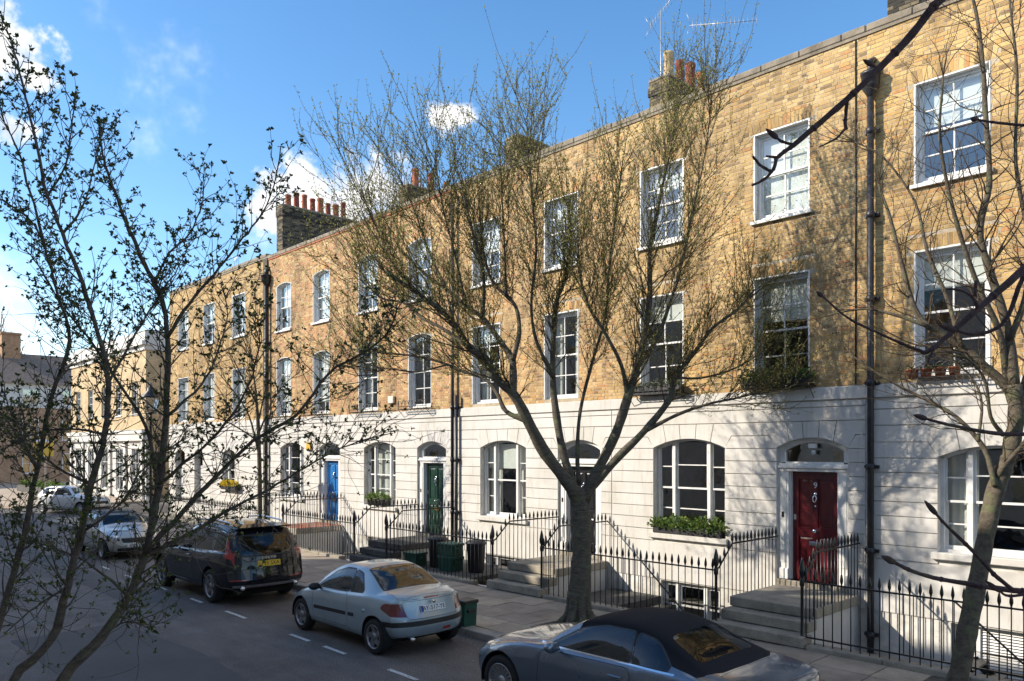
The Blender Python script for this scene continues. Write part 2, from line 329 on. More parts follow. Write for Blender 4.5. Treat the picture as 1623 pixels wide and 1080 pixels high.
# ------------------------------------------------------------------ ground, road, pavements
F = 14.8                       # facade plane
RY = 12.45                     # railing line
XE = -40.9                     # far end of the terrace
KERB = 9.25; PZ = .12
TREES = [(-9.6, 11.05), (-3.35, 11.15), (-22.4, 10.75)]
g = MB(); xs = [-900, XE, 6.4, 900]; ys = [-900, RY+.1, F+.05, 900]
for i in range(3):
    for j in range(3):
        if i == 1 and j == 1: continue
        g.add([(xs[i], ys[j], -.02), (xs[i+1], ys[j], -.02), (xs[i+1], ys[j+1], -.02), (xs[i], ys[j+1], -.02)], [(0, 1, 2, 3)])
tag(g.build('ground', M['asphalt']), kind='structure')
rd = MB()
n_ = 60
for i in range(n_):
    x0, x1 = -130+170*i/n_, -130+170*(i+1)/n_
    rd.add([(x0, 2.0, 0), (x1, 2.0, 0), (x1, KERB, 0), (x0, KERB, 0)], [(0, 1, 2, 3)])
rd.box(-51, -41.4, KERB+.001, 60, -.01, -.001)
road = tag(rd.build('road', M['asphalt']), kind='structure')
pm = MB(); pm.prism([(-16.2, 3.1), (-9.5, 3.25), (-9.3, 5.0), (-13, 5.25), (-16.4, 4.95)], .002, .005, 'z'); pm.build('road_patch', M['asphalt_patch'], road)
pm = MB(); pm.prism([(-40, 5.9), (-18.2, 5.7), (-18.0, 6.45), (-40, 6.5)], .002, .005, 'z'); pm.build('road_patch', M['asphalt_patch'], road)
def dash(x0, x1, y0, y1, wd=.075):
    m = MB(); m.prism([(x0, y0-wd/2), (x1, y1-wd/2), (x1, y1+wd/2), (x0, y0+wd/2)], .004, .008, 'z'); return m.build('bay_marking', M['road_paint'], road)
for a, b in ((-16.0, -15.05), (-13.2, -12.5), (-12.0, -11.3), (-10.05, -9.3), (-17.9, -17.25), (-20.2, -19.4), (-22.4, -21.7), (-24.5, -23.8), (-31, -30.3), (-33, -32.3), (-35, -34.2), (-7.9, -7.2)):
    dash(a, b, 6.95, 6.94)
dash(-15.3, -15.22, 7.0, 9.2, .5) if False else None
# near pavement and kerb (below the camera)
nb = MB(); nb.box(-130, 40, -.7, 1.7, -.01, PZ); tag(nb.build('near_pavement', M['paver']), kind='structure')
km = MB((0, 0, 0)); km.bbox(-.445, .445, -.14, .14, -.1, PZ+.004, .014); kerb_me = km.mesh('kerb_stone', M['kerb_stone'])
nk = tag(MB().box(-130, 40, 1.72, 1.98, -.02, .05).build('near_kerb', M['joint_dirt']), kind='structure')
for i in range(34): inst('kerb_stone', kerb_me, nk, (-24+i*.9, 1.85, random.uniform(-.006, .004)), (0, 0, random.uniform(-.006, .006)))
# far pavement: stone slabs on a bed, each slab a piece of its own
bed = MB(); bed.box(-41.4, 6.4, KERB+.28, RY-.1, -.01, PZ-.014)
pav = tag(bed.build('pavement', M['joint_dirt']), kind='structure')
sm_ = MB(); sm_.bbox(-.5, .5, -.5, .5, -.06, 0, .006); slab_me = sm_.mesh('slab', M['paver'])
rows = [KERB+.29, KERB+.98, KERB+1.65, KERB+2.35, RY-.12]
rs = random.Random(3)
for r_ in range(4):
    y0, y1 = rows[r_], rows[r_+1]; x = 6.3-rs.uniform(0, .6)
    while x > -41.2:
        ln = rs.choice((.62, .76, .9, .9, 1.05)) if x > -24 else rs.choice((1.4, 1.7, 1.9))
        xa, xb = x-ln, x; x = xa
        if any(xb > tx-.62 and xa < tx+.62 and y1 > ty-.5 and y0 < ty+.5 for tx, ty in TREES):
            for tx, ty in TREES:                      # cut back around tree pits
                if xb > tx-.62 and xa < tx+.62:
                    if xa < tx-.62: xb = tx-.62
                    elif xb > tx+.62: xa = tx+.62
                    else: xb = xa
            if xb-xa < .12: continue
        inst('slab', slab_me, pav, ((xa+xb)/2, (y0+y1)/2, PZ+rs.uniform(-.005, .006)), (rs.uniform(-.007, .007), rs.uniform(-.006, .006), rs.uniform(-.004, .004)), (xb-xa-.014, y1-y0-.014, 1))
kb = tag(MB().box(-41.4, 6.4, KERB+.02, KERB+.27, -.02, .06).build('kerb', M['joint_dirt']), kind='structure')
for i in range(52): inst('kerb_stone', kerb_me, kb, (5.9-i*.91, KERB+.14, rs.uniform(-.008, .006)), (0, 0, rs.uniform(-.007, .007)))
for tx, ty in TREES:
    e_ = MB(); nn = 18
    vs = [(tx, ty, PZ+.05)]; 
    for rr, zz in ((.3, .05), (.55, .0), (.72, -.03)):
        for k in range(nn):
            a = 2*pi*k/nn; q = rr*(1+.1*sin(3*a+tx)); vs.append((tx+q*cos(a), ty+q*sin(a)*.8, PZ+zz+rs.uniform(-.02, .02)))
    fs = [(0, 1+k, 1+(k+1) % nn) for k in range(nn)]+[(1+r*nn+k, 1+(r+1)*nn+k, 1+(r+1)*nn+(k+1) % nn, 1+r*nn+(k+1) % nn) for r in range(2) for k in range(nn)]
    e_.add(vs, fs, True); e_.build('tree_pit', M['earth'], pav)
# pavement beyond the side street
pv2 = MB(); pv2.prism([(-120, 9.3), (-53.5, 9.3), (-51.6, 10.0), (-51, 11.6), (-51, 40), (-120, 40)], -.01, PZ, 'z'); tag(pv2.build('corner_pavement', M['paver']), kind='structure')
# ------------------------------------------------------------------ terrace houses
BR_H = .075
def arc_pts(c, a, zs, rise, x0, x1, n=7):
    if rise < 1e-4: return [(x0, zs), (x1, zs)]
    r = (a*a+rise*rise)/(2*rise); zc = zs+rise-r
    return [(x0+(x1-x0)*i/(n-1), zc+math.sqrt(max(r*r-(x0+(x1-x0)*i/(n-1)-c)**2, 0))) for i in range(n)]
brick_unit = MB(); b_ = .06
brick_unit.add([(-.5, .5, -.5), (.5, .5, -.5), (.5, .5, .5), (-.5, .5, .5), (-.5, -.42, -.5), (.5, -.42, -.5), (.5, -.42, .5), (-.5, -.42, .5),
                (-.485, -.5, -.44), (.485, -.5, -.44), (.485, -.5, .44), (-.485, -.5, .44)],
               [(8, 9, 10, 11), (4, 5, 9, 8), (5, 6, 10, 9), (6, 7, 11, 10), (7, 4, 8, 11), (0, 1, 5, 4), (1, 2, 6, 5), (2, 3, 7, 6), (3, 0, 4, 7)])
BU_V, BU_F = brick_unit.v[:], brick_unit.f[:]
brick_mes = {k: brick_unit.mesh('brick', M[k.replace('mass', 'one')]) for k in ('brick_mass', 'brick_mass_warm', 'brick_mass_brown')}
def lay_bricks(x0, x1, z0, z1, openings, rnd, y=F, keep=None):
    """Flemish bond; returns (cx, cz, w, h, rot) boxes; openings = (xa, xb, za, zb, [polygon test])"""
    out_ = []; k = 0; z = z0
    while z < z1-.02:
        hh = min(BR_H-.010, z1-z-.004); zc = z+hh/2
        x = x0-rnd.uniform(0, .05)-(.0 if k % 2 else .165)
        i = k % 2
        while x < x1:
            ln = .215 if i % 2 == 0 else .1025
            a, b = max(x, x0), min(x+ln, x1); x += ln+.0105; i += 1
            segs = [(a, b)]
            for (xa, xb, za, zb) in openings:
                if zc+hh*.3 < za or zc-hh*.3 > zb: continue
                ns = []
                for (p, q) in segs:
                    if q <= xa or p >= xb: ns.append((p, q)); continue
                    if p < xa: ns.append((p, xa-.004))
                    if q > xb: ns.append((xb+.004, q))
                segs = ns
            for p, q in segs:
                if q-p > .035: out_.append(((p+q)/2, zc, q-p, hh, 0))
        z += BR_H; k += 1
    return out_
def soldiers(c, a, z0, hgt, rise, rnd):
    """flat or segmental arch of bricks on end above an opening"""
    out_ = []; n = max(9, int(2*(a+.11)/.078)|1)
    for i in range(n):
        t = (i+.5)/n*2-1; x = c+t*(a+.10)
        zb = z0+rise*(1-min(1, abs(t*(a+.1)/a))**2) if rise else z0
        out_.append((x+t*.03, zb+hgt/2+.004, 2*(a+.10)/n-.008, hgt-.008, t*(.20 if not rise else .32)))
    return out_
def bricks_mesh(name, lst, mat, parent, rnd, y=F, dep=.05, ox=0, oz=0):
    vs = []; fs = []
    for (cx, cz, w_, h_, rot) in lst:
        b = len(vs); dy = rnd.uniform(-.004, .003); cr, sr = cos(rot), sin(rot); tl = rnd.uniform(-.006, .006)
        for (u, v, q) in BU_V:
            lx, lz = u*w_, q*h_
            vs.append((cx+lx*cr+lz*sr-ox, y+dy+(v+.5)*dep+lx*tl, cz-lx*sr+lz*cr-oz))
        fs += [tuple(i+b for i in f) for f in BU_F]
    me = bpy.data.meshes.new(name); me.from_pydata(vs, [], fs); me.materials.append(mat); me.update()
    o = bpy.data.objects.new(name, me); COL.objects.link(o); o.parent = parent; return o

def sash_window(par, px, x0, x1, z0, z1, rise=0, cols=2, rows=4, blind=0, curtain=0, yf=F+.10, depth=.13, tri=False, crows=4, sill=True, frame_mat='white_paint', lining=True, seed=0):
    """px: parent's world offset (parts are meshes in parent space); returns the window part"""
    rr = random.Random(seed); o = px; c = (x0+x1)/2; a = (x1-x0)/2
    fw = .055
    fr = MB(o); top = z1
    # outer box frame
    fr.box(x0, x0+fw, yf, yf+depth, z0, z1); fr.box(x1-fw, x1, yf, yf+depth, z0, z1); fr.box(x0+fw, x1-fw, yf, yf+depth, z0, z0+fw*.9)
    if rise:
        up = arc_pts(c, a, z1, rise, x0, x1, 11); lo = arc_pts(c, a-fw, z1-fw*.6, rise*.92, x1-fw, x0+fw, 11)
        fr.prism([(p[0], p[1]) for p in up]+[(p[0], p[1]) for p in lo], yf, yf+depth)
    else: fr.box(x0+fw, x1-fw, yf, yf+depth, z1-fw, z1)
    win = fr.build('window', M[frame_mat], par)
    def ztop(x): 
        if not rise: return z1-fw
        return arc_pts(c, a-fw, z1-fw*.6, rise*.92, x, x, 2)[0][1]
    lights = [(x0+fw, x1-fw, cols, rows)]
    if tri:
        s1 = (x1-x0)*.235; mw = .075
        fr2 = MB(o)
        for xm in (x0+s1, x1-s1-mw): fr2.box(xm, xm+mw, yf-.012, yf+depth-.01, z0+fw*.9, ztop(xm+mw/2)+.01)
        fr2.build('mullion', M[frame_mat], win)
        lights = [(x0+fw, x0+s1, 1, rows), (x0+s1+mw, x1-s1-mw, 1, crows), (x1-s1, x1-fw, 1, rows)]
    pane_l = []
    for (la, lb, cc, rw) in lights:
        zm = z0+fw+(z1-z0-fw)*.5 if not tri else z0+fw+(z1-z0-fw)*.52
        for si, (sa, sb, ys) in enumerate(((z0+fw*.9, zm+.02, yf+.075), (zm-.02, None, yf+.035))):
            sm = MB(o); sw = .042; bt = .07 if si == 0 else .04
            tl, tr = (sb, sb) if sb else (ztop(la+.01), ztop(lb-.01))
            sm.box(la, la+sw, ys, ys+.036, sa, tl); sm.box(lb-sw, lb, ys, ys+.036, sa, tr); sm.box(la+sw, lb-sw, ys, ys+.036, sa, sa+bt)
            if sb: sm.box(la+sw, lb-sw, ys, ys+.036, sb-.038, sb)
            elif not rise: sm.box(la+sw, lb-sw, ys, ys+.036, tl-.045, tl)
            ga, gb = sa+bt, (sb-.038 if sb else (min(tl, tr)-.045 if not rise else (tl+tr)/2-.0))
            nr = max(1, rw//2)
            for k in range(1, cc): xm = la+(lb-la)*k/cc; sm.box(xm-.012, xm+.012, ys+.002, ys+.034, ga, gb if not rise or sb else ztop(xm)-.01)
            for k in range(1, nr):
                zq = ga+(gb-ga)*k/nr; sm.box(la+sw, lb-sw, ys+.004, ys+.032, zq-.012, zq+.012)
            sm.build('sash', M[frame_mat], win)
            for k in range(cc):
                for j in range(nr):
                    pa, pb = la+sw+(lb-la-2*sw)*k/cc, la+sw+(lb-la-2*sw)*(k+1)/cc; qa, qb = ga+(gb-ga)*j/nr, ga+(gb-ga)*(j+1)/nr
                    if rise and not sb and j == nr-1: qb = max(ztop(pa+.01), ztop(pb-.01))
                    dy = [rr.uniform(-.004, .004) for _ in range(4)]; yy = ys+.02
                    pm_ = MB(o); pm_.add([(pa, yy+dy[0], qa), (pb, yy+dy[1], qa), (pb, yy+dy[1]+dy[2]-dy[0], qb), (pa, yy+dy[2], qb)], [(0, 1, 2, 3)])
                    pm_.build('pane', M['pane_glass'], win)
    if lining:                       # painted reveal around the frame, its edge just proud of the brick
        rv = MB(o); t = .022; y0 = F-.007
        rv.box(x0-t, x0+.005, y0, yf+.02, z0+.001, z1); rv.box(x1-.005, x1+t, y0, yf+.02, z0+.001, z1)
        if rise: rv.prism(arc_pts(c, a+t, z1, rise+t*.4, x0-t, x1+t, 11)+arc_pts(c, a-.005, z1-.006, rise-.001, x1-.005, x0+.005, 11), y0+.0005, yf+.02)
        else: rv.box(x0-t+.001, x1+t-.001, y0+.0005, yf+.02, z1-.005, z1+t)
        rv.build('reveal', M['white_paint'], win)
    if sill:
        sl_ = MB(o); sl_.prism([(F-.075, z0-.085), (yf+.03, z0-.085), (yf+.03, z0-.002), (F-.075, z0-.022)], x0-.07, x1+.07, 'x'); sl_.build('sill', M['white_paint'], win)
    if blind > 0:
        bl = MB(o); zb = z1-(z1-z0)*blind; bl.box(x0+fw, x1-fw, yf+depth+.03, yf+depth+.036, zb, z1+rise*.5); bl.build('blind', M['blind'], win)
    if curtain:
        for sgn in ((0, 1) if curtain == 2 else (0,)):
            cu = MB(o); n = 15; wd = (x1-x0)*(.26 if curtain == 2 else .5); xa = x0+fw if sgn == 0 else x1-fw-wd; yb = yf+depth+.09
            vs = []
            for i in range(n):
                x = xa+wd*i/(n-1); yy = yb+.022*sin(i*1.9+rr.random())
                vs += [(x, yy, z0+.02), (x, yy, z1+rise*.6)]
            cu.add(vs, [(2*i, 2*i+2, 2*i+3, 2*i+1) for i in range(n-1)], True); cu.build('curtain', M['curtain'], win)
    return win

def text_mesh(name, txt, size, mat, parent, mtx, extrude=.004, align='CENTER'):
    cu = bpy.data.curves.new('tmp_text', 'FONT'); cu.body = txt; cu.size = size; cu.extrude = extrude; cu.align_x = align; cu.align_y = 'CENTER'
    to = bpy.data.objects.new('tmp_text', cu); COL.objects.link(to)
    dg = bpy.context.evaluated_depsgraph_get(); me = bpy.data.meshes.new_from_object(to.evaluated_get(dg)); bpy.data.objects.remove(to); bpy.data.curves.remove(cu)
    me.transform(mtx); me.materials.clear(); me.materials.append(mat)
    o = bpy.data.objects.new(name, me); COL.objects.link(o); o.parent = parent; return o
FACE = Matrix.Rotation(pi/2, 4, 'X')          # text standing up, read from -y

def front_door(par, o, x0, x1, zb, zs, rise, col, knocker='chrome', number=None, box='chrome', zdoor=2.98):
    c, a = (x0+x1)/2, (x1-x0)/2; yd = F+.17
    dw = .47; xa, xb = c-dw, c+dw
    # pilasters, transom and fanlight surround
    sr = MB(o)
    for q0, q1 in ((x0, xa-.03), (xb+.03, x1)):
        sr.box(q0, q1, F+.04, F+.25, zb+.22, zdoor); sr.bbox(q0-.0, q1, F+.012, F+.25, zb, zb+.22, .01)
        sr.box(q0+.05, q1-.05, F+.028, F+.041, zb+.34, zdoor-.14)
    sr.box(xa-.03, xa, F+.09, F+.25, zb, zdoor); sr.box(xb, xb+.03, F+.09, F+.25, zb, zdoor)
    sr.box(x0, x1, F+.03, F+.25, zdoor, zdoor+.07); sr.box(x0, x1, F-.01, F+.25, zdoor+.07, zdoor+.115); sr.box(x0, x1, F+.015, F+.25, zdoor+.115, zdoor+.16)
    d_sr = sr.build('door_surround', M['white_paint'], par)
    fl = MB(o); z0f = zdoor+.16; up = arc_pts(c, a-.02, zs, rise-.02, x0+.02, x1-.02, 13)
    ua = [(x0+.02, z0f)]+up+[(x1-.02, z0f)]; ia = arc_pts(c, a-.13, zs-.06, rise*.86, x1-.13, x0+.13, 13)
    fl.prism([(x0+.0, z0f), (x0, zs)]+arc_pts(c, a, zs, rise, x0, x1, 13)+[(x1, z0f)]+[(x1-.13, z0f+.03)]+ia+[(x0+.13, z0f+.03)], F+.10, F+.2)
    fl.box(x0+.13, x1-.13, F+.1, F+.2, z0f, z0f+.03)
    fan = fl.build('fanlight', M['white_paint'], par)
    gp = MB(o); poly = [(x0+.1, z0f+.01), (x1-.1, z0f+.01)]+arc_pts(c, a-.1, zs-.05, rise*.9, x1-.1, x0+.1, 13); gp.prism(poly, F+.15, F+.155); gp.build('pane', M['pane_glass'], fan)
    # leaf with four raised panels
    df = MB(o); st = .12
    rails = [(zb, zb+.24), (zb+.88, zb+1.06), (zdoor-.15, zdoor-.004)]
    df.box(xa, xa+st, yd, yd+.045, zb, zdoor-.004); df.box(xb-st, xb, yd, yd+.045, zb, zdoor-.004); df.box(c-.045, c+.045, yd+.001, yd+.044, zb+.24, zdoor-.15)
    for r0, r1 in rails: df.box(xa+st, xb-st, yd+.0005, yd+.0445, r0, r1)
    leaf = df.build('door', M[col], par)
    for q0, q1 in ((xa+st, c-.045), (c+.045, xb-st)):
        for r0, r1 in ((zb+.24, zb+.88), (zb+1.06, zdoor-.15)):
            pn = MB(o); pn.box(q0, q1, yd+.026, yd+.04, r0, r1); pn.add([(q0+.025, yd+.026, r0+.025), (q1-.025, yd+.026, r0+.025), (q1-.025, yd+.026, r1-.025), (q0+.025, yd+.026, r1-.025),
                (q0+.055, yd+.012, r0+.055), (q1-.055, yd+.012, r0+.055), (q1-.055, yd+.012, r1-.055), (q0+.055, yd+.012, r1-.055)], [(4, 5, 6, 7), (0, 1, 5, 4), (1, 2, 6, 5), (2, 3, 7, 6), (3, 0, 4, 7)])
            pn.build('panel', M[col], leaf)
    kn = MB(o); kz = zdoor-.52; kn.lathe([(.0, -.03), (.035, -.028), (.04, -.01), (.035, .0)], (c, yd, kz+.07), 12, 'y'); kn.tube([(c, yd-.03, kz+.06), (c+.04, yd-.045, kz+.0), (c+.028, yd-.05, kz-.07), (c, yd-.05, kz-.09), (c-.028, yd-.05, kz-.07), (c-.04, yd-.045, kz), (c, yd-.03, kz+.06)], .013, 8)
    kn.lathe([(.0, -.025), (.022, -.022), (.02, 0)], (c, yd, kz-.17), 10, 'y'); kn.build('knocker', M[knocker], leaf)
    kb_ = MB(o); kb_.lathe([(.0, -.085), (.032, -.08), (.044, -.06), (.036, -.04), (.015, -.03), (.02, -.008), (.035, 0)], (c, yd, zb+1.0), 14, 'y'); kb_.build('door_knob', M[knocker], leaf)
    lb_ = MB(o); lb_.bbox(c-.135, c+.135, yd-.014, yd, zb+.70, zb+.79, .006); lb_.bbox(c-.11, c+.11, yd-.022, yd-.012, zb+.718, zb+.772, .005); lb_.build('letter_box', M[box], leaf)
    lk = MB(o); lk.bbox(xa+.02, xa+.075, yd-.02, yd, zb+1.2, zb+1.31, .006); lk.build('lock', M[knocker], leaf)
    be = MB(o); be.bbox(x0+.08, x0+.13, F+.015, F+.045, zb+1.25, zb+1.36, .005); be.build('door_bell', M['iron'], d_sr)
    if number: text_mesh('door_number', number, .17, M['plate_white'], leaf, Matrix.Translation((c-o.x, yd-.004-o.y, zdoor-.28-o.z)) @ FACE)
    return leaf

def iron_guard(par, o, x0, x1, z0, plants=False):
    """cast-iron window-box guard standing on the string course below a first-floor window"""
    m = MB(o); y = F-.30
    for z in (z0+.02, z0+.10): m.box(x0, x1, y-.008, y+.008, z-.009, z+.009)
    for x in (x0, x1):
        m.box(x-.009, x+.009, y, F, z0+.011, z0+.029); m.box(x-.009, x+.009, y-.008, y+.008, z0, z0+.28); m.tube([(x, y, z0+.28), (x, y, z0+.31)], [.016, .003], 6)
        m.tube([(x, y, z0), (x, F-.07, z0-.22)], .009, 5)
    n = 10
    for i in range(n+1):
        x = x0+(x1-x0)*i/n; m.tube([(x, y, z0+.02), (x, y, z0+.10)], .006, 4); m.box(x-.007, x+.007, y+.01, F-.03, z0+.005, z0+.015)
    for k in range(4):                          # scrolls
        xc = x0+(x1-x0)*(k+.5)/4; w_ = (x1-x0)/8*.85
        for sg in (-1, 1):
            pts = []
            for i in range(15):
                t = i/14; ang = t*4.6; rr = w_*.9*(1-.72*t); pts.append((xc+sg*(w_*.95-rr*cos(ang)), y, z0+.10+.085+rr*sin(ang)*.95))
            m.tube(pts, .0075, 5)
        m.tube([(xc, y, z0+.1), (xc, y, z0+.30)], .007, 4)
    return m.build('window_guard', M['iron'], par)

def chimney(par, o, x0, x1, y0, y1, zb, zt, pots, pot_h=(.55, .75), seed=1, mats=('terracotta', 'terracotta_red'), over=True):
    rr = random.Random(seed)
    m = MB(o); vs = MB(o)
    m.box(x0+.012, x1-.012, y0+.012, y1-.012, zb, zt); st = m.build('chimney_stack', M['mortar'], par)
    bk = MB(o); z = zb; k = 0
    while z < zt-.03:
        ov = .0 if z < zt-.40 else (.03 if z < zt-.16 else .015)
        for face in range(4):
            a, b = (x0, x1) if face in (0, 2) else (y0, y1); a -= ov; b += ov
            p = a-(.11 if k % 2 else 0)
            while p < b-.02:
                q0, q1 = max(p, a), min(p+.215, b); p += .225
                if q1-q0 < .03: continue
                d = rr.uniform(-.004, .004)+ov; zz = min(z+.065, zt)
                if face == 0: bk.box(q0, q1, y0-d, y0+.03-ov*0, z, zz)
                elif face == 2: bk.box(q0, q1, y1-.03, y1+d, z, zz)
                elif face == 1: bk.box(x1-.03, x1+d, q0, q1, z, zz)
                else: bk.box(x0-d, x0+.03, q0, q1, z, zz)
        z += BR_H; k += 1
    b_o = bk.build('stack_bricks', M['sooty_brick'], st); tag(b_o, kind='stuff')
    cp = MB(o); cp.bbox(x0-.03, x1+.03, y0-.03, y1+.03, zt-.002, zt+.10, .03); cp.build('flaunching', M['coping'], st)
    for i in range(pots):
        t = (i+.5)/pots; h_ = rr.uniform(*pot_h); r_ = rr.uniform(.115, .145); pm_ = MB(o); yc = y0+.2+(y1-y0-.4)*t; xc = (x0+x1)/2
        pm_.lathe([(r_*1.12, 0), (r_*1.1, h_*.1), (r_, h_*.15), (r_*.86, h_*.82), (r_*1.0, h_*.86), (r_*1.04, h_*.95), (r_*.9, h_), (r_*.72, h_), (r_*.7, h_*.7), (0.0, h_*.68)], (xc, yc, zt+.06), 14)
        pm_.build('chimney_pot', M[mats[i % len(mats)] if mats else rr.choice(mats)], st)
    return st

def aerial(par, o, p, hgt, ang, n=12, ln=1.3, mat='steel_dull', tilt=0):
    m = MB(o); x, y, z = p; m.tube([(x, y, z), (x, y, z+hgt)], .016, 6)
    d = Vector((cos(ang), sin(ang), tilt)).normalized(); q = Vector((-sin(ang), cos(ang), 0)); c = Vector((x, y, z+hgt-.05))
    m.tube([c-d*ln*.6, c+d*ln*.4], .010, 5)
    for i in range(n):
        t = -.6+i/(n-1)*.95; w_ = .14+.09*i/n
        m.tube([c+d*ln*t+Vector((0, 0, w_)), c+d*ln*t-Vector((0, 0, w_))], .005, 4)
    for sg in (-1, 1): m.tube([c+d*ln*.38, c+d*ln*.42+Vector((0, 0, sg*.3))+q*.1], .006, 4)
    return m.build('aerial', M[mat], par)
ZS = 4.62; ZTOP = 11.3; HW = 6.05
W2 = (8.16, 9.93); W1 = (4.72, 6.94)
def px_of(x, y, z):
    d = -x*ST+y*CT; return 811.5+FPX*(x*CT+y*ST)/d, 710-FPX*(z-CAMH)/d, d
def wall_cells(mb, x0, x1, z0, z1, ops, y0, y1):
    """solid wall with openings (xa, xb, za, zb, rise): boxes round the openings plus arch spandrels"""
    xs_ = sorted({x0, x1}|{o[0] for o in ops}|{o[1] for o in ops}); xs_ = [x for x in xs_ if x0 <= x <= x1]
    for i in range(len(xs_)-1):
        xa, xb = xs_[i], xs_[i+1]; xm = (xa+xb)/2
        cut = sorted((o[2], o[3]+(o[4]+.012 if o[4] else 0)) for o in ops if o[0] < xm < o[1]); z = z0
        for a, b in cut:
            if a > z: mb.box(xa, xb, y0, y1, z, a)
            z = b
        if z < z1: mb.box(xa, xb, y0, y1, z, z1)
    for (xa, xb, za, zb, rise) in ops:
        if rise: mb.prism([(xa, zb)]+arc_pts((xa+xb)/2, (xb-xa)/2, zb, rise, xa, xb, 13)[1:-1]+[(xb, zb), (xb, zb+rise+.013), (xa, zb+rise+.013)], y0, y1)

def stucco_front(par, o, x0, x1, rows_, arches, lowz, mat='stucco'):
    """channelled courses as separate blocks; arches = (c, a, zbot, zs, rise) sorted by c; rows_ = line heights top down"""
    g = .0085; yf, yb = F-.036, F-.0125
    ie = min(range(len(rows_)), key=lambda i: abs(rows_[i]-(arches[0][3]+.26)))   # ear line, one above the crown
    zE, zE2 = rows_[ie], rows_[ie-1]
    for i in range(len(rows_)-1):
        zt, zb = rows_[i]-g, rows_[i+1]+g
        if i == ie-1:                                   # course above the arches, its ends dipping into the haunches
            edges = [(x0, None)]+[(a_[0], a_) for a_ in arches]+[(x1, None)]
            for k in range(len(edges)-1):
                l, r = edges[k][1], edges[k+1][1]; pl = []
                if l:
                    c, a, _, zs, ri = l; j = a*.62; ap = [p for p in arc_pts(c, a, zs, ri, c+j, c+a, 7)]
                    pl += [(c+j*1.14+g, zt), (ap[0][0]+g, ap[0][1]+g)]+[(p[0], p[1]) for p in ap[1:]]+[(c+a+.16-g, zE-g*0+g)]
                else: pl += [(x0+g, zt), (x0+g, zb)]
                if r:
                    c, a, _, zs, ri = r; j = a*.62; ap = arc_pts(c, a, zs, ri, c-a, c-j, 7)
                    pl += [(c-a-.16+g, zE+g)]+[(p[0], p[1]) for p in ap[:-1]]+[(ap[-1][0]-g, ap[-1][1]+g), (c-j*1.14-g, zt)]
                else: pl += [(x1-g, zb), (x1-g, zt)]
                m = MB(o); m.prism(pl, yf, yb); m.build('stucco_course', M[mat], par)
            for (c, a, _, zs, ri) in arches:
                js = [-a*.62, -a*.21, a*.21, a*.62]
                for k in range(3):
                    ap = arc_pts(c, a, zs, ri, c+js[k]+g, c+js[k+1]-g, 6)
                    m = MB(o); m.prism([(c+js[k]*1.14+g, zt)]+ap+[(c+js[k+1]*1.14-g, zt)], yf-.002, yb); m.build('voussoir', M[mat], par)
            continue
        cuts = []
        for (c, a, zb0, zs, ri) in arches:
            if zb < zE-.01 and zt > zb0+.02: cuts.append((c-a, c+a, zb0))
        xs_ = [x0+g]+[v for cu in cuts for v in cu[:2]]+[x1-g]
        for k in range(0, len(xs_), 2):
            xa, xb = xs_[k], xs_[k+1]
            if xb-xa < .03: continue
            ear = (i == ie); la = ear and k > 0; rb = ear and k+2 < len(xs_)
            zs0 = arches[0][3] if ear else 0
            m = MB(o)
            if ear: m.prism([(xa, zb), (xb, zb)]+([(xb, zs0), (xb-.16, zt)] if rb else [(xb, zt)])+([(xa+.16, zt), (xa, zs0)] if la else [(xa, zt)]), yf, yb)
            else: m.bbox(xa, xb, yf, yb, zb, zt, .004)
            m.build('stucco_course', M[mat], par)
    # plain band below the lowest line
    cuts = [(c-a, c+a, zb0) for (c, a, zb0, zs, ri) in arches if zb0 < rows_[-1]-.02]
    xs_ = [x0+g]+[v for cu in cuts for v in cu[:2]]+[x1-g]
    for k in range(0, len(xs_), 2):
        if xs_[k+1]-xs_[k] > .03: MB(o).box(xs_[k], xs_[k+1], yf, yb, lowz, rows_[-1]-g).build('stucco_course', M[mat], par)

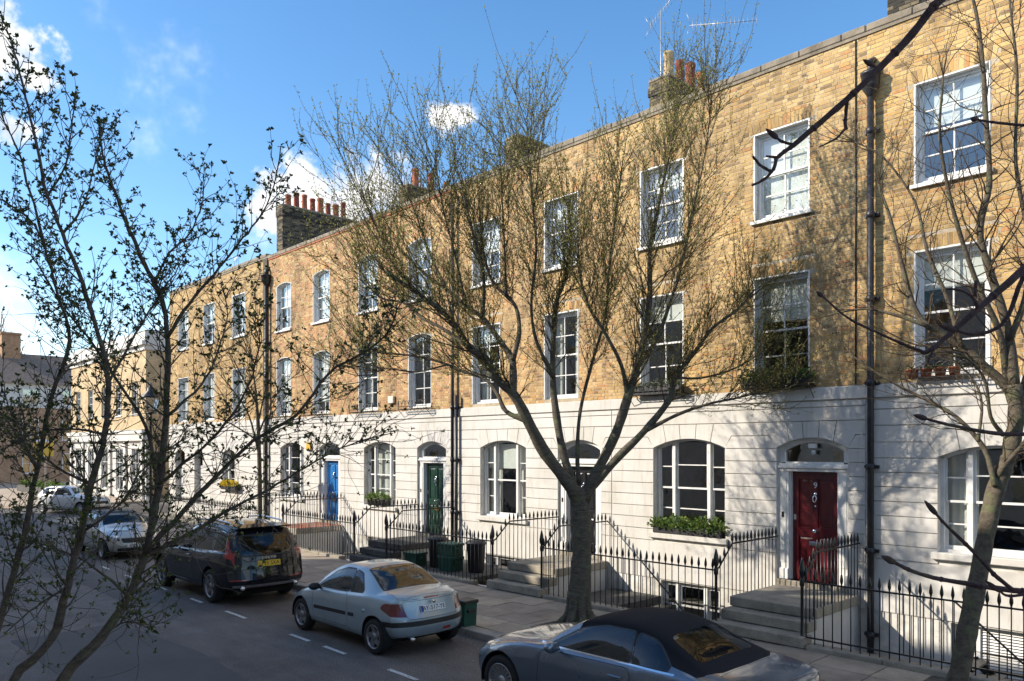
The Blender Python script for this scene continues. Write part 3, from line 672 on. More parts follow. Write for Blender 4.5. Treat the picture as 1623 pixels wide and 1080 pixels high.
def house(name, xr, label, cat='house', ncol=2, width=HW, rise=0, bmat='brick_mass', nind=0, red=0, gf=None, w2=W2, w1=W1, cols=None, arches=None, rowoff=0.0, seed=1, gstyle=None,
          ztop=ZTOP, blinds=None, basement=True, door=None, group='terraced houses along the street'):
    rr = random.Random(seed); xl = xr-width; o = Vector(((xl+xr)/2, F, 0))
    H = empty(name, o, label, cat, group)
    cols = cols or [(-5.2, -4.04), (-2.28, -1.12)]
    cols = [(xr+a, xr+b) for a, b in cols]
    arches = arches if arches is not None else [(-3.89, .93, 1.50, 3.452, .2), (-1.06, .72, .80, 3.452, .2)]
    arches = [(xr+c, a, zb, zs, ri) for c, a, zb, zs, ri in arches]
    ops = [(c-a, c+a, zb, zs, ri) for c, a, zb, zs, ri in arches]
    bops = [(xr-4.62, xr-3.1, -.75, .42, 0)] if basement else []
    # lower wall (rendered masonry) and basement
    m = MB(o); wall_cells(m, xl, xr, -1.7, ZS, ops+bops, F-.012, F+.26); m.build('ground_floor_wall', M['stucco_base'], H)
    if rowoff: rows_ = [4.33, 4.16, 3.86, 3.555, 3.265, 3.0, 2.735, 2.47, 2.205, 1.94, 1.675, 1.41]
    else: rows_ = [4.36, 4.24, 3.97, 3.70, 3.435, 3.17, 2.90, 2.635, 2.37, 2.1, 1.835, 1.57, 1.31]
    if rowoff: ops = ops
    stucco_front(H, o, xl, xr, rows_, arches, .45 if basement else .12)
    sc_ = MB(o); sc_.prism([(F-.012, 4.37), (F-.065, 4.385), (F-.07, 4.60), (F+.02, ZS+.012), (F+.1, ZS+.012), (F+.1, 4.37)], xl+.002, xr-.002, 'x'); sc_.build('string_course', M['stucco'], H)
    # upper wall: mortar backing with bricks laid in front
    wo = [(a, b, w2[0], w2[1], rise) for a, b in cols]+[(a, b, w1[0], w1[1], rise) for a, b in cols]
    m = MB(o); wall_cells(m, xl, xr, ZS, ztop, wo, F+.005, F+.26); m.build('mortar_wall', M['mortar'], H)
    sh = .27
    bo = []
    for (a, b, za, zb, ri) in wo:
        bo.append((a-.024, b+.024, za-.09, zb+.02)); bo.append((a-.13, b+.13, zb-.03, zb+ri*.6+sh))
    lst = lay_bricks(xl, xr, ZS+.02, ztop-.16, bo, rr)
    for (a, b, za, zb, ri) in wo: lst += soldiers((a+b)/2, (b-a)/2, zb+.026, sh-.035, ri, rr)
    if nind:
        def key(q):
            X, Y, D = px_of(q[0], F, q[1]); inside = 0 < X < 1623 and Y > 5
            return (-1 if inside else 1)*q[2]*q[3]*(CT*1+(X-811.5)/FPX*ST)/D**2 if inside else 1
        lst.sort(key=key); ind = lst[:nind]; lst = lst[nind:]
        for (cx, cz, w_, h_, rot) in ind:
            inst('brick', brick_mes[bmat], H, (cx-o.x, .025+rr.uniform(-.004, .003), cz), (rr.uniform(-.003, .003), rot, rr.uniform(-.008, .008)), (w_, .05, h_))
    tag(bricks_mesh('brickwork', lst, M[bmat], H, rr, 0, .05, o.x, 0), kind='stuff')
    # parapet
    pr = MB(o); pr.box(xl+.001, xr-.001, F-.028, F+.26, ztop-.155, ztop-.10); pr.build('parapet_course', M['terracotta' if red else 'coping'], H)
    x = xl+.004
    while x < xr-.05:
        x2 = min(x+rr.uniform(.75, .95), xr-.004)
        if xr-x2 < .3: x2 = xr-.004
        dz = rr.uniform(-.008, .008); pc = MB(o); pc.bbox(x, x2-.008, F-.04, F+.33, ztop-.098, ztop+.045+dz, .02); pc.build('coping_stone', M['coping'], H); x = x2
    rf = MB(o); rf.box(xl, xr, F+.27, F+8, 10.7, 10.85); rf.box(xl, xr, F+8, F+8.2, -1.7, 10.85); rf.box(xl, xl+.05, F+.27, F+8, -1.7, 10.7); rf.box(xr-.05, xr, F+.27, F+8, -1.7, 10.7); rf.build('roof', M['slate'], H)
    it = MB(o)
    for z in (.62, 4.3, 7.7): it.box(xl+.06, xr-.06, F+.27, F+5, z, z+.1)
    it.box(xl+.06, xr-.06, F+5, F+5.1, -1.7, 10.6); xm = xr-1.95; it.box(xm, xm+.1, F+.27, F+5, .72, 4.3); it.box((xl+xr)/2-.05, (xl+xr)/2+.05, F+.27, F+5, 4.4, 10.6); it.build('interior', M['room'], H)
    # windows
    bl = blinds or {}
    for ci, (a, b) in enumerate(cols):
        for fl, (za, zb) in (('2', w2), ('1', w1)):
            k = bl.get(fl+'LRM'[ci], (0, 0))
            sash_window(H, o, a, b, za, zb, rise, 2, 4, k[0], k[1], seed=seed*10+ci, sill=(fl == '2'))
    for (c, a, zb, zs, ri) in arches:
        if zb > 1.2:
            st = gstyle or dict(tri=True, rows=4, crows=4)
            w_ = sash_window(H, o, c-a+.0, c+a, zb, zs, ri, yf=F+.11, lining=False, sill=False, seed=seed+5, curtain=bl.get('G', (0, 0))[1], blind=bl.get('G', (0, 0))[0], **st)
            s_ = MB(o); s_.bbox(c-a-.09, c+a+.09, F-.11, F+.15, zb-.12, zb+.004, .012); s_.build('sill', M['stucco'], w_)
    if basement:
        for (xa, xb, za, zb, _) in bops:
            w_ = sash_window(H, o, xa, xb, za, zb, 0, yf=F+.08, lining=False, sill=False, tri=True, rows=2, crows=2, seed=seed+9, blind=bl.get('B', (0, 0))[0]); 
            if bl.get('B', (0, 0))[1] == 9:
                sl2 = MB(o)
                for k in range(22): sl2.add([(xa+.06, F+.10, za+.07+k*.05), (xb-.06, F+.10, za+.07+k*.05), (xb-.06, F+.112, za+.10+k*.05), (xa+.06, F+.112, za+.10+k*.05)], [(0, 1, 2, 3)])
                sl2.build('shutter', M['white_paint'], w_)
    return H, o, xl, xr, rr

def steps(H, o, xr, mat='stone', tiles=False, n=3):
    xa, xb = xr-1.76, xr-.10; rise_ = .19
    ys_ = [RY-.14, RY+.17, RY+.48]
    for k in range(n):
        z = PZ+rise_*(k+1)
        m = MB(o); m.bbox(xa-(.06 if k == 0 else 0), xb+(.06 if k == 0 else 0), ys_[k], (ys_[k+1]+.03 if k < 2 else F-.04), z-.18, z, .015); m.build('step' if k < n-1 else 'landing', M[mat], H)
    if tiles:
        for i in range(6):
            for j in range(7): MB(o).bbox(xa+.01+i*.272, xa+.005+(i+1)*.272, ys_[2]+.04+j*.25, ys_[2]+.035+(j+1)*.25, PZ+rise_*3, PZ+rise_*3+.012, .003).build('tile', M['tile_red'], H)
    m = MB(o); m.bbox(xr-1.80, xr-.32, F-.055, F+.2, PZ+rise_*3-.02, .80, .012); m.build('threshold', M[mat], H)
    for q0, q1 in ((xa+.04, xa+.2), (xb-.2, xb-.04)): m = MB(o); m.prism([(RY+.11, -1.7), (F-.05, -1.7), (F-.05, PZ+rise_*3-.17), (ys_[2]+.02, PZ+rise_*3-.17), (ys_[2]+.02, PZ+rise_*2-.17), (ys_[1]+.02, PZ+rise_*2-.17), (ys_[1]+.02, PZ+rise_-.17), (RY+.11, PZ+rise_-.17)], q0, q1, 'x'); m.build('step_side_wall', M['stucco'], H)

def area(H, o, xl, xr, covered=None, stair=True, label=None):
    """the basement area in front of a house: floor, retaining wall and iron stair"""
    m = MB(o); m.box(xl, xr, RY+.12, F-.02, -1.75, -1.68); m.box(xl, xr, RY+.10, RY+.2, -1.7, PZ-.04); m.build('area_wall', M['grey_white'], H)
    m = MB(o); x = xl
    while x < xr-.01:
        x2 = min(x+1.21, xr)
        m2 = MB(o); m2.bbox(x+.003, x2-.003, RY-.115, RY+.15, PZ-.15, PZ+.075, .014)
        if not (x2 > xr-1.76 and x < xr-.1): m2.build('plinth_stone', M['stone'], H)
        x = x2
    if covered: MB(o).box(covered[0], covered[1], RY+.2, F-.03, covered[2]-.14, covered[2]).build('area_cover', M['dark_stone'], H)
    if stair:
        s0 = xl+1.9; n = 8
        st = MB(o)
        for k in range(n): st.bbox(s0+k*.24, s0+(k+1)*.24+.03, RY+.95, RY+1.75, .02-k*.2-.04, .02-k*.2, .008)
        for yy in (RY+.93, RY+1.75): st.prism([(s0-.05, .0), (s0+.1, .05), (s0+n*.24, -1.55), (s0+n*.24-.15, -1.65)], yy, yy+.03)
        sto = st.build('area_stair', M['iron'], H)
        hr = MB(o)
        hr.tube([(s0-.9, RY+.95, 1.05), (s0, RY+.95, 1.05), (s0+n*.24, RY+.95, -.6)], .016, 6)
        for k in range(0, n+1, 1): hr.tube([(s0+k*.24, RY+.95, 1.05-1.65*k/n), (s0+k*.24, RY+.95, .05-1.65*k/n)], .009, 5)
        for k in range(1, 6): hr.tube([(s0-.9+.15*k, RY+.95, 1.05), (s0-.9+.15*k, RY+.95, .05)], .009, 5)
        hr.build('handrail', M['iron'], sto)

bar_m = MB(); bar_m.tube([(0, 0, 0), (0, 0, 1.0)], .0095, 6)
bar_m.lathe([(.010, .985), (.021, 1.0), (.012, 1.015), (.013, 1.03), (.026, 1.075), (.024, 1.115), (.012, 1.18), (.0, 1.215)], n=8); bar_me = bar_m.mesh('bar', M['iron'])
post_m = MB(); post_m.lathe([(.034, 0), (.034, .05), (.026, .07), (.026, .93), (.04, .96), (.042, 1.03), (.03, 1.06), (.028, 1.08), (.05, 1.13), (.052, 1.19), (.035, 1.29), (.016, 1.37), (0, 1.40)], n=12); post_me = post_m.mesh('post', M['iron'])
def bars_along(T, o, pts, sp=.148, end=True):
    """bars on a base line: pts = [(x, y, zbase, zrail)...]"""
    for i in range(len(pts)-1):
        a, b = Vector(pts[i][:2]), Vector(pts[i+1][:2]); d = (b-a).length; n = max(1, round(d/sp))
        for k in range(0 if i == 0 else 1, n+(1 if (i < len(pts)-2 or end) else 0)):
            t = k/n; x, y = a.x+(b.x-a.x)*t, a.y+(b.y-a.y)*t; z0 = pts[i][2]+(pts[i+1][2]-pts[i][2])*t; z1 = pts[i][3]+(pts[i+1][3]-pts[i][3])*t
            inst('bar', bar_me, T, (x-o.x, y-o.y, z0-o.z), (0, 0, random.random()*3), (1, 1, z1-z0))
def railing(label, x0, x1, y=RY, zb=PZ+.07, zr=1.22, extra_rail=False, group='black iron railings along the pavement'):
    o = Vector(((x0+x1)/2, y, zb)); T = empty('iron_railing', o, label, 'railing', group)
    MB(o).bbox(x0, x1, y-.022, y+.022, zr-.012, zr+.012, .004).build('rail', M['iron'], T)
    if extra_rail: MB(o).bbox(x0, x1, y-.018, y+.018, zb+.10, zb+.125, .004).build('rail', M['iron'], T)
    bars_along(T, o, [(x0+.07, y, zb, zr), (x1-.07, y, zb, zr)])
    return T
def stair_railing(label, x, xr, group='black iron railings beside the door steps'):
    """from the newel at the pavement up the steps and along the landing to the wall"""
    o = Vector((x, RY, PZ)); T = empty('stair_railing', o, label, 'railing', group); zl = PZ+.57
    inst('post', post_me, T, (0, 0, .02), None, (1, 1, 1.06))
    p = [(x, RY, PZ+.02, 1.22), (x, RY+.10, PZ+.2, 1.26), (x, RY+.56, zl-.02, 1.66), (x, F-.08, zl-.02, 1.66)]
    rl = MB(o); rl.tube([(x, RY, 1.22), (x, RY+.10, 1.26), (x, RY+.56, 1.66), (x, F-.03, 1.66)], .018, 6); rl.build('rail', M['iron'], T)
    q = [(x, RY+.14, PZ+.25, 1.29), (x, RY+.56, zl-.02, 1.66), (x, F-.12, zl-.02, 1.66)]
    bars_along(T, o, q, .142)
    return T

# ---- the five houses and the end block
XR = [.15, -5.9, -11.95, -18.0, -24.05]
H10 = house('terraced_house', XR[0], 'yellow brick terraced house behind the leaning bare tree, across the drainpipe from the red door', nind=300, bmat='brick_mass_warm', rowoff=1, arches=[(-3.89, .93, 1.62, 3.29, .2), (-1.06, .72, .80, 3.29, .2)],
            seed=10, blinds={'2L': (.42, 0), '1L': (.3, 0), 'G': (.0, 2), 'B': (0, 9)})
H9 = house('terraced_house', XR[1], 'yellow brick terraced house with the dark red door numbered 9', nind=300, seed=9, blinds={'2R': (.92, 0), '1R': (.40, 0), '1L': (.25, 0), '2L': (.3, 2)})
H8 = house('terraced_house', XR[2], 'yellow brick terraced house with black door behind the big street tree', nind=300, bmat='brick_mass_brown', seed=8, gstyle=dict(tri=True, rows=4, crows=2), blinds={'2R': (.35, 2), '1R': (0, 2), '2L': (.5, 2), '1L': (.2, 2), 'G': (.3, 2)})
H7 = house('terraced_house', XR[3], 'brick terraced house with the dark green front door', rise=.10, red=1, bmat='brick_red', seed=77, blinds={'2R': (.2, 2), '1R': (0, 0), '2L': (.6, 0), '1L': (0, 2), 'G': (0, 1)})
H6 = house('terraced_house', XR[4], 'brick terraced house with the bright blue front door', rise=.10, red=1, bmat='brick_red', seed=6, blinds={'2R': (.9, 0), '1R': (.8, 0), '2L': (.5, 2), '1L': (.9, 0)})
H5 = house('terraced_house', -30.1, 'plain yellow brick end house with three window columns and a lamp at its corner', width=10.8, cols=[(-9.6, -8.35), (-6.5, -5.25), (-3.3, -2.05)], arches=[(-9.3, .62, .8, 3.19, .18), (-7.0, .5, .8, 3.19, .2), (-3.6, .7, 1.6, 3.19, .18)],
           w2=(8.35, 10.15), w1=(4.72, 6.9), basement=False, seed=5, ztop=11.42, blinds={'2L': (.5, 0), '2R': (.5, 0), '2M': (.4, 2), '1L': (.9, 0), '1R': (.9, 0), '1M': (.9, 0)})
for (H_, o_, xl_, xr_, rr_), dc, kn, num, bx_, mt in ((H10, 'door_black', 'brass', None, 'brass', 'stone'), (H9, 'door_red', 'chrome', '9', 'chrome', 'stone'), (H8, 'door_black', 'chrome', None, 'chrome', 'stone'),
                                                 (H7, 'door_green', 'chrome', None, 'brass', 'dark_stone'), (H6, 'door_blue', 'chrome', None, 'brass', 'stone')):
    zs_ = 3.29 if H_ is H10[0] else 3.452
    front_door(H_, o_, xr_-1.78, xr_-.34, .80, zs_, .2, dc, kn, num, bx_, 2.98 if zs_ > 3.3 else 2.9)
    steps(H_, o_, xr_, mt, tiles=(H_ is H6[0]))
area(H10[0], H10[1], H10[2], H10[3]); area(H9[0], H9[1], H9[2], H9[3], covered=(H9[2]+.05, H9[2]+1.45, .05)); area(H8[0], H8[1], H8[2], H8[3], covered=(H8[2]+.05, H8[2]+3.1, .16), stair=False)
area(H7[0], H7[1], H7[2], H7[3]); area(H6[0], H6[1], H6[2], H6[3])
o5 = H5[1]
for c_ in (-39.4, -37.1):
    MB(o5).box(c_-.6, c_+.6, F+.2, F+.25, .3, 2.6).build('door', M['grey_white'], H5[0])
MB(o5).box(XE, -30.1, RY+.12, F-.05, -.3, PZ-.01).build('forecourt', M['stone'], H5[0])
MB(o5).bbox(XE, -30.12, RY-.115, RY+.15, PZ-.15, PZ+.075, .014).build('plinth_stone', M['stone'], H5[0])
MB(o5).box(XE-.001, XE+.25, F+.26, F+8, -.1, 11.3).build('flank_wall', M['far_stock'], H5[0])
# guards under first-floor windows
for HH, w_ in ((H10, ((-5.2, -4.04),)), (H9, ((-5.2, -4.04), (-2.28, -1.12))), (H7, ((-5.2, -4.04), (-2.28, -1.12))), (H6, ((-5.2, -4.04), (-2.28, -1.12)))):
    for a, b in w_: iron_guard(HH[0], HH[1], HH[3]+a-.14, HH[3]+b+.14, ZS+.03)
# railings
names = ['the house right of the red door', 'the red door', 'the black door', 'the green door', 'the blue door']
for i, HH in enumerate((H10, H9, H8, H7, H6)):
    xr_ = HH[3]; nxt = HH[2]
    stair_railing('spear-topped stair railing on the window side of the steps to '+names[i], xr_-1.75, xr_) if i else None
    stair_railing('spear-topped stair railing on the pipe side of the steps to '+names[i] if i % 2 else 'spear-topped stair railing on the far-from-window side of the steps to '+names[i], xr_-.12, xr_) if i else None
    railing('spear-topped area railings below the window beside '+names[i] if i else 'spear-topped area railings right behind the leaning bare tree', nxt-.12 if i < 4 else nxt, xr_-1.75, extra_rail=(i in (0,)))
railing('run of spear-topped railings in front of the end house', XE, -30.1-.02)
# chimneys and aerials
st = chimney(H6[0], H6[1], -30.55, -30.02, 15.45, 18.9, 10.7, 13.55, 8, (.5, .8), 4)
chimney(H7[0], H7[1], -24.35, -23.8, 17.3, 20.0, 10.7, 13.3, 3, (.6, .8), 5); chimney(H8[0], H8[1], -18.3, -17.7, 17.2, 19.5, 10.7, 13.35, 0, seed=6)
chimney(H9[0], H9[1], -12.25, -11.65, 16.7, 19.1, 10.7, 13.0, 4, (.75, .9), 7, ('pot_buff', 'terracotta_red', 'terracotta_red', 'terracotta')); chimney(H10[0], H10[1], -6.2, -5.6, 16.6, 19.2, 10.7, 13.3, 4, seed=8)
aerial(H9[0], H9[1], (-12.1, 17.0, 11.4), 3.6, R(150), 12, 1.9); aerial(H9[0], H9[1], (-11.2, 18.2, 10.8), 4.0, R(190), 16, 1.9, tilt=.25)
aerial(H6[0], H6[1], (-30.3, 15.3, 13.2), 1.9, R(170), 11, 1.6); aerial(H5[0], H5[1], (-38.0, 17.0, 10.8), 2.2, R(165), 9, 1.3)
# drainpipes
def drainpipe(HH, x, ztop_, r=.055, hopper=True, zb=-.6, y=None):
    o = HH[1]; m = MB(o); y = y or F-.13
    m.tube([(x, y, zb), (x, y, ztop_)], r, 10)
    for z in [zb+.6+k*1.55 for k in range(int((ztop_-zb-.8)/1.55)+1)]: m.lathe([(r, -.06), (r*1.35, -.05), (r*1.35, .05), (r, .06)], (x, y, z), 10); m.box(x-r*2.2, x+r*2.2, y+r*.6, F-.0, z-.03, z+.03)
    if hopper:
        m.lathe([(r*.9, -.05), (r*1.2, 0), (r*2.6, .14), (r*2.8, .17), (r*2.8, .36), (r*3.1, .37), (r*3.1, .42), (r*2.2, .42)], (x, y, ztop_), 10)
        m.tube([(x, y, ztop_+.36), (x, y, ztop_+.62), (x, F+.1, ztop_+.75)], r, 8)
    return m.build('drainpipe', M['lead_pipe'], HH[0])
drainpipe(H9, -5.78, 9.95, .058); drainpipe(H8, -17.92, 11.0, .05, False); drainpipe(H8, -17.74, 5.0, .05, False); drainpipe(H6, -29.9, 10.1, .07, y=F-.14)
MB(H6[1]).bbox(-30.34, -29.98, F-.06, F-.036, .2, 11.25, .01).build('pier_shadow_strip', M['sooty_brick'], H6[0])  # dark strip at the party line, the pipe's shadow put into its colour
m = MB(H9[1]); m.tube([(-6.1, F-.012, 4.65), (-6.1, F-.012, 11.2)], .014, 5); m.build('cable', M['iron'], H9[0])
# security light over the red door, alarm boxes, wall vent
m = MB(H9[1]); c9 = XR[1]-1.06; m.bbox(c9-.075, c9+.075, F+.0, F+.1, 3.44, 3.53, .01); m.lathe([(0, -.09), (.035, -.08), (.045, -.03), (.03, 0)], (c9+.02, F+.04, 3.40), 10); m.build('security_light', M['white_paint'], H9[0])
al = on_y(622, 634, F); m = MB(H7[1]); m.bbox(al.x-.16, al.x+.16, F-.09, F-.002, al.z-.12, al.z+.12, .02); m.build('alarm_box', M['alarm_cream'], H7[0])
al = on_y(493, 708, F); m = MB(H6[1]); m.prism([(al.x-.12, al.z+.16), (al.x+.12, al.z+.16), (al.x+.16, al.z-.12), (al.x-.16, al.z-.12)], F-.13, F-.03); m.build('alarm_box', M['alarm_yellow'], H6[0])
# ------------------------------------------------------------------ cars
def pchip(keys, x):
    n = len(keys)
    if x <= keys[0][0]: return keys[0][1]
    if x >= keys[-1][0]: return keys[-1][1]
    h = [keys[i+1][0]-keys[i][0] for i in range(n-1)]; d = [(keys[i+1][1]-keys[i][1])/h[i] for i in range(n-1)]
    m = [d[0]]+[0 if d[i-1]*d[i] <= 0 else 2*d[i-1]*d[i]/(d[i-1]+d[i]) for i in range(1, n-1)]+[d[-1]]
    for i in range(n-1):
        if x <= keys[i+1][0]:
            t = (x-keys[i][0])/h[i]; t2, t3 = t*t, t*t*t
            return keys[i][1]*(2*t3-3*t2+1)+h[i]*m[i]*(t3-2*t2+t)+keys[i+1][1]*(-2*t3+3*t2)+h[i]*m[i+1]*(t3-t2)
def inpoly(p, poly):
    x, y = p; c = False; n = len(poly)
    for i in range(n):
        x1, y1 = poly[i]; x2, y2 = poly[(i+1) % n]
        if (y1 > y) != (y2 > y) and x < (x2-x1)*(y-y1)/(y2-y1)+x1: c = not c
    return c
def rounded(poly, r, n=3):
    out_ = []; m = len(poly)
    for i in range(m):
        p, a, b = Vector(poly[i]), Vector(poly[i-1]), Vector(poly[(i+1) % m])
        u, v = (a-p), (b-p); q = min(r, u.length*.45, v.length*.45); s0 = p+u.normalized()*q; s1 = p+v.normalized()*q
        for k in range(n+1):
            t = k/n; out_.append(tuple(s0*(1-t)**2+p*2*t*(1-t)+s1*t*t))
    return out_
def grow_poly(poly, d):
    """offset outward (convex-ish)"""
    n = len(poly); a = sum(poly[i][0]*poly[(i+1) % n][1]-poly[(i+1) % n][0]*poly[i][1] for i in range(n)); s_ = 1 if a > 0 else -1
    out_ = []
    for i in range(n):
        p0, p1, p2 = Vector(poly[i-1]), Vector(poly[i]), Vector(poly[(i+1) % n])
        e1, e2 = (p1-p0).normalized(), (p2-p1).normalized(); n1, n2 = Vector((e1.y, -e1.x))*s_, Vector((e2.y, -e2.x))*s_
        q = n1+n2; q = q.normalized() if q.length > 1e-6 else n1
        out_.append(tuple(p1+q*d/max(.5, q.dot(n1))))
    return out_
class Shell:
    def __init__(s, sp):
        s.sp = sp; L_ = sp['L']; s.bm = bmesh.new(); s.pid = s.bm.faces.layers.int.new('pid'); s.names = [('body', sp['paint'])]
        bm = s.bm; NS = sp.get('ns', 84); hwmax = max(v for _, v in sp['hw'])
        NP = lambda z: pchip(sp['nose'], z); TP = lambda z: pchip(sp['tail'], z)
        def xmap(q, y, z):
            k = 5; r = min(1, abs(y)/hwmax)
            return q*L_+(1-q)**k*(NP(z)+sp['cf']*r**sp.get('pf', 2.6))-q**k*(TP(z)+sp['cr']*r**sp.get('pr', 3.2))
        rings = []
        for i in range(NS+1):
            t = i/NS; q = .5-.5*cos(pi*t); q = .55*q+.45*t; x = q*L_
            zt, zb, hw, gw, dr, zl = (pchip(sp[k], x) for k in ('top', 'belt', 'hw', 'gw', 'drop', 'low'))
            zre = zt-dr; zb = min(zb, zre-.002); bow = sp.get('bow', .02)
            zm = zl+(zb-zl)*.52
            P_ = [(0, zl), (.55*hw, zl), (.86*hw, zl+.01), (.945*hw, zl+.06), (.98*hw, zl+.16), (1.0*hw, zm), (.993*hw, zm+(zb-zm)*.45), (.975*hw, zb-.06), (.945*hw, zb-.012), (.915*hw, zb+.012)]
            a = P_[-1]; e = (gw, zre)
            for u in (.2, .4, .6, .8): P_.append((a[0]+(e[0]-a[0])*u+bow*sin(pi*u)*min(1, (zre-zb)*3), a[1]+(e[1]-a[1])*u))
            P_ += [(gw+.002, zre-.006), (.965*gw, zre+dr*.38), (.86*gw, zre+dr*.66), (.6*gw, zre+dr*.88), (.3*gw, zre+dr*.97), (0, zt)]
            if i == 0 or True: rings.append((q, P_))
        n = len(rings[0][1]); V = []
        for q, P_ in rings:
            row = []
            for j, (y, z) in enumerate(P_): row.append(bm.verts.new((xmap(q, y, z), y, z)))
            for j in range(n-2, 0, -1):
                y, z = P_[j]; row.append(bm.verts.new((xmap(q, y, z), -y, z)))
            V.append(row)
        m = len(V[0])
        for i in range(NS):
            for j in range(m): bm.faces.new((V[i][j], V[i+1][j], V[i+1][(j+1) % m], V[i][(j+1) % m]))
        MD = 12                                    # end caps
        for end, fl in ((0, False), (NS, True)):
            q, P_ = rings[end]; grid = []
            for j in range(n):
                y, z = P_[j]
                if j in (0, n-1): grid.append([V[end][j]]*(MD+1)); continue
                r = [V[end][j]]
                for k in range(1, MD): yy = y*(1-2*k/MD); r.append(bm.verts.new((xmap(q, yy, z), yy, z)))
                r.append(V[end][m-j]); grid.append(r)
            for j in range(n-1):
                for k in range(MD):
                    vs = [grid[j][k], grid[j+1][k], grid[j+1][k+1], grid[j][k+1]]; u = []
                    for v in vs:
                        if v not in u: u.append(v)
                    if len(u) > 2: bm.faces.new(u if not fl else u[::-1])
        bmesh.ops.remove_doubles(bm, verts=bm.verts, dist=.0004)
        bmesh.ops.recalc_face_normals(bm, faces=bm.faces)
    def cut(s, poly, axis, cond, name=None, mat=None, only=(0,)):
        """cut the outline out of the shell: axis 'y' uses (x,z), 'x' uses (y,z), 'z' uses (x,y)"""
        bm = s.bm; ia, ib = {'y': (0, 2), 'x': (1, 2), 'z': (0, 1)}[axis]
        xs_ = [p[0] for p in poly]; ys_ = [p[1] for p in poly]; mg = .02
        def bb(f): 
            q = [v.co for v in f.verts]; u = [c[ia] for c in q]; w_ = [c[ib] for c in q]; return min(u), max(u), min(w_), max(w_)
        def near():
            r = []
            for f in bm.faces:
                if f[s.pid] not in only: continue
                b = bb(f)
                if b[1] > min(xs_)-mg and b[0] < max(xs_)+mg and b[3] > min(ys_)-mg and b[2] < max(ys_)+mg and cond(f.calc_center_median(), f.normal): r.append(f)
            return r
        n = len(poly); cand = set(near())
        for i in range(n):
            p, q = Vector(poly[i]), Vector(poly[(i+1) % n]); e = q-p
            if e.length < 1e-5: continue
            co = [0, 0, 0]; co[ia], co[ib] = p; no = [0, 0, 0]; no[ia], no[ib] = e.y, -e.x
            lo = (min(p.x, q.x)-.03, min(p.y, q.y)-.03); hi = (max(p.x, q.x)+.03, max(p.y, q.y)+.03); fs = []
            for f in cand:
                b = bb(f)
                if b[1] > lo[0] and b[0] < hi[0] and b[3] > lo[1] and b[2] < hi[1]: fs.append(f)
            if not fs: continue
            ge = set(); gv = set()
            for f in fs: ge.update(f.edges); gv.update(f.verts)
            res = bmesh.ops.bisect_plane(bm, geom=list(fs)+list(ge)+list(gv), dist=1e-5, plane_co=co, plane_no=no)
            cand.update(g_ for g_ in res['geom'] if isinstance(g_, bmesh.types.BMFace))
        ins = [f for f in near() if inpoly((f.calc_center_median()[ia], f.calc_center_median()[ib]), poly)]
        if name is None: bmesh.ops.delete(bm, geom=ins, context='FACES'); return None
        s.names.append((name, mat)); k = len(s.names)-1
        for f in ins: f[s.pid] = k
        return k
    def build(s, root, childmap=None):
        bm = s.bm; bm.normal_update(); bm.verts.ensure_lookup_table(); objs = {}
        bm.verts.index_update()
        by = {}
        for f in bm.faces: by.setdefault(f[s.pid], []).append(f)
        s.bvh = BVHTree.FromBMesh(bm)
        for k, fs in by.items():
            nm, mat = s.names[k]; idx = {}; vs = []; nr = []; F_ = []
            for f in fs:
                t = []
                for v in f.verts:
                    if v.index not in idx: idx[v.index] = len(vs); vs.append(v.co[:]); nr.append(v.normal[:])
                    t.append(idx[v.index])
                F_.append(t)
            me = bpy.data.meshes.new(nm); me.from_pydata(vs, [], F_); me.materials.append(M[mat]); me.polygons.foreach_set('use_smooth', [True]*len(F_)); me.update()
            me.normals_split_custom_set_from_vertices(nr)
            o = bpy.data.objects.new(nm, me); COL.objects.link(o); o.parent = root; objs[k] = o
        return objs
LS = lambda c, n: c.y < -.25
RS = lambda c, n: c.y > .25
